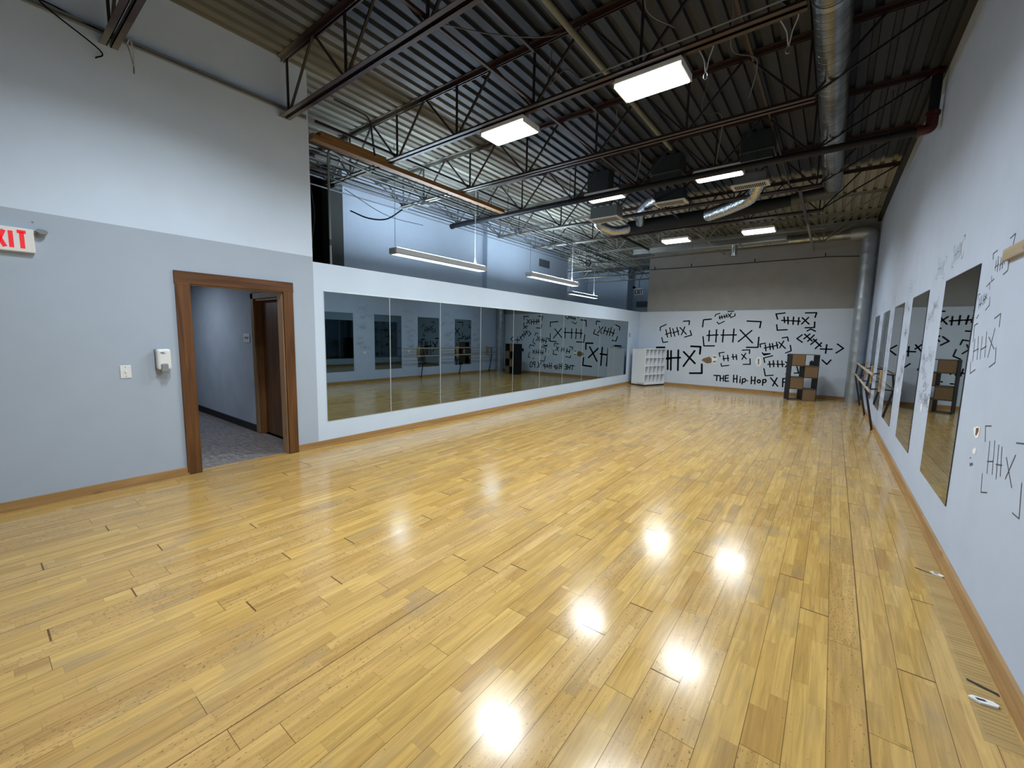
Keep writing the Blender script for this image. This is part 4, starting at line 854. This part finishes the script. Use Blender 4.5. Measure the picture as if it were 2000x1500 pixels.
# ================================================================ BARRES ON THE RIGHT WALL
ba = thing('ballet_barre', 'double wooden ballet barre on black steel brackets along the right wall', 'barre', (XR(12), 11.9, 0))
RZ1, RZ2 = 1.06, .785
for z, dx, y0 in ((RZ1, .175, 9.15), (RZ2, .195, 9.15)):
    mb = MB(); mb.tube([(XR(y0) - dx, y0, z), (XR(14.0) - dx, 14.0, z)], .022, 14); mb.build('rail', RAIL, ba)
for y in (10.0, 11.95, 13.75):
    x = XR(y); br = MB()
    br.bar((x - .03, y, RZ1 - .015), (x - .19, y, RZ1 - .035), .03, .022); br.bar((x - .03, y, RZ2 - .022), (x - .215, y, RZ2 - .037), .03, .022)
    br.bar((x - .165, y, RZ1 - .03), (x - .195, y, RZ2 - .02), .03, .022, up=(0, 1, 0))
    br.build('bracket', BSTEEL, ba)
    mb = MB(); mb.bbox(x - .030, x, y - .16, y - .02, RZ2 - .06, RZ1 + .05, .004); mb.build('wall_block', BLOCK, ba)
    mb = MB(); mb.bar((x - .195, y, RZ2 - .03), (x - .045, y, 0.006), .035, .014, up=(0, 1, 0)); mb.bar((x - .075, y, .004), (x - .043, y, .004), .05, .006); mb.build('leg', BSTEEL, ba)

# ================================================================ FURNITURE AT THE BACK
def rot_box(mb, o, ax, ay, u0, u1, v0, v1, z0, z1, mi=0):
    P_ = [o + ax * u + ay * v for u, v in ((u0, v0), (u1, v0), (u1, v1), (u0, v1))]
    mb.prism([(p.x, p.y) for p in P_], z0, z1, mi)
# white cubby: front faces +x, side faces the camera
cub = thing('cubby_shelf', 'white cubby shelf with four rows of five open compartments in the far left corner', 'shelf', (-4.9, 14.0, 0))
oc = Vector((-4.885, 13.60)); ax = Vector((.34, .94)).normalized(); ay = Vector((-ax.y, ax.x))   # ax along front, ay to depth
WC, DC, HC = 1.04, .56, 1.22
ay = Vector((-.93, .36)).normalized()
def cb(name, u0, u1, v0, v1, z0, z1, m=LAM):
    mb = MB(); rot_box(mb, oc, ax, ay, u0, u1, v0, v1, z0, z1); return mb.build(name, m, cub)
DI = .30
cb('side_panel', 0, .022, 0, DC, .045, HC); cb('side_panel', WC - .022, WC, 0, DI, .045, HC); cb('back_panel', .022, WC - .022, DI, DI + .012, .045, HC)
cb('top_panel', -.005, WC + .005, -.01, DI + .01, HC, HC + .022); cb('base_panel', .0, WC, .0, DI, .045, .10)
cb('plinth', .02, WC - .02, .02, DI, 0, .045, mat('shadow_gap_black', (.02, .02, .02), .6))
for i in range(1, 5):
    u = .022 + (WC - .044) * i / 5; cb('divider', u - .007, u + .007, 0.004, DI, .10, HC)
for j in range(1, 4):
    z = .10 + (HC - .10) * j / 4; mb = MB()
    for i in range(5):
        u0 = .022 + (WC - .044) * i / 5 + .007; u1 = .022 + (WC - .044) * (i + 1) / 5 - .007
        rot_box(mb, oc, ax, ay, u0, u1, .004, DI, z - .007, z + .007)
    mb.build('shelf_board', LAM, cub)
mb = MB(); rot_box(mb, oc, ax, ay, .0, .30, .08, DC - .02, HC + .0225, HC + .05)
o = mb.build('clear_tray', mat('frosted_clear', (.45, .50, .52), .2)); tag(o, 'flat clear plastic tray lying on top of the white cubby', 'tray')

# charcoal cube unit with kraft panels
cu = thing('cube_unit', 'charcoal cube shelf with kraft brown panels in alternating openings before the back wall', 'shelf', (-.55, 13.6, 0))
o0 = Vector((-.865, 13.50)); bx = Vector((.945, .33)).normalized(); by = Vector((-bx.y, bx.x))
WU, DU, HU = .64, .40, 1.245; NR = 4
def ub(name, u0, u1, v0, v1, z0, z1, m):
    mb = MB(); rot_box(mb, o0, bx, by, u0, u1, v0, v1, z0, z1); return mb.build(name, m, cu)
ub('side_panel', 0, .014, 0, DU, 0, HU, UNITD); ub('side_panel', WU - .014, WU, 0, DU, 0, HU, UNITD)
ub('middle_divider', WU / 2 - .006, WU / 2 + .006, .006, DU, .012, HU - .012, UNITD)
KD = mat('kraft_edge', (.12, .09, .05), .6)
for j in range(NR + 1):
    z = HU * j / NR; z0, z1 = max(0, z - .007), min(HU, z + .007)
    if j == 0: z1 = .014
    if j == NR: z0 = HU - .014
    ub('shelf_board', .014, WU - .014, 0, DU, z0, z1, KD)
for j in range(NR):
    z0 = HU * j / NR + .008; z1 = HU * (j + 1) / NR - .008
    top = NR - 1 - j
    left = top % 2 == 0
    u0, u1 = (.015, WU / 2 - .007) if left else (WU / 2 + .007, WU - .015)
    ub('kraft_panel', u0, u1, .003, .018, z0 + .007, z1 - .007, KRAFT)
    ub('kraft_panel', u0, u1, DU - .02, DU - .005, z0 + .007, z1 - .007, KRAFT)

# fire pipe along back wall
mb = MB(); mb.tube([(-5.25, 14.6, 3.93), (-3.8, 14.6, 3.91), (-.3, 14.6, 3.91), (.33, 14.6, 3.86)], .014, 8)
o = mb.build('thin_pipe', mat('dark_thin_pipe', (.03, .028, .025), .5)); tag(o, 'thin dark pipe running across the beige upper back wall', 'pipe')
for x in (-5.1, -3.9, -2.1, -.4):
    mb = MB(); mb.bar((x, 14.6, 3.92), (x, 14.6, 4.02), .02, .02); mb.build('pipe_clip', BLACK, o)
# black corner angle at top of right wall
mb = MB(); mb.prism([(XR(-3) - .07, -3), (XR(-3), -3), (XR(14.6), 14.6), (XR(14.6) - .07, 14.6)], 4.70, DECK - .001); mb.build('ledger_angle', mat('ledger_black', (.012, .011, .010), .6), None)
struct(bpy.data.objects['ledger_angle']); bpy.data.objects['ledger_angle'].name = 'trim_3'
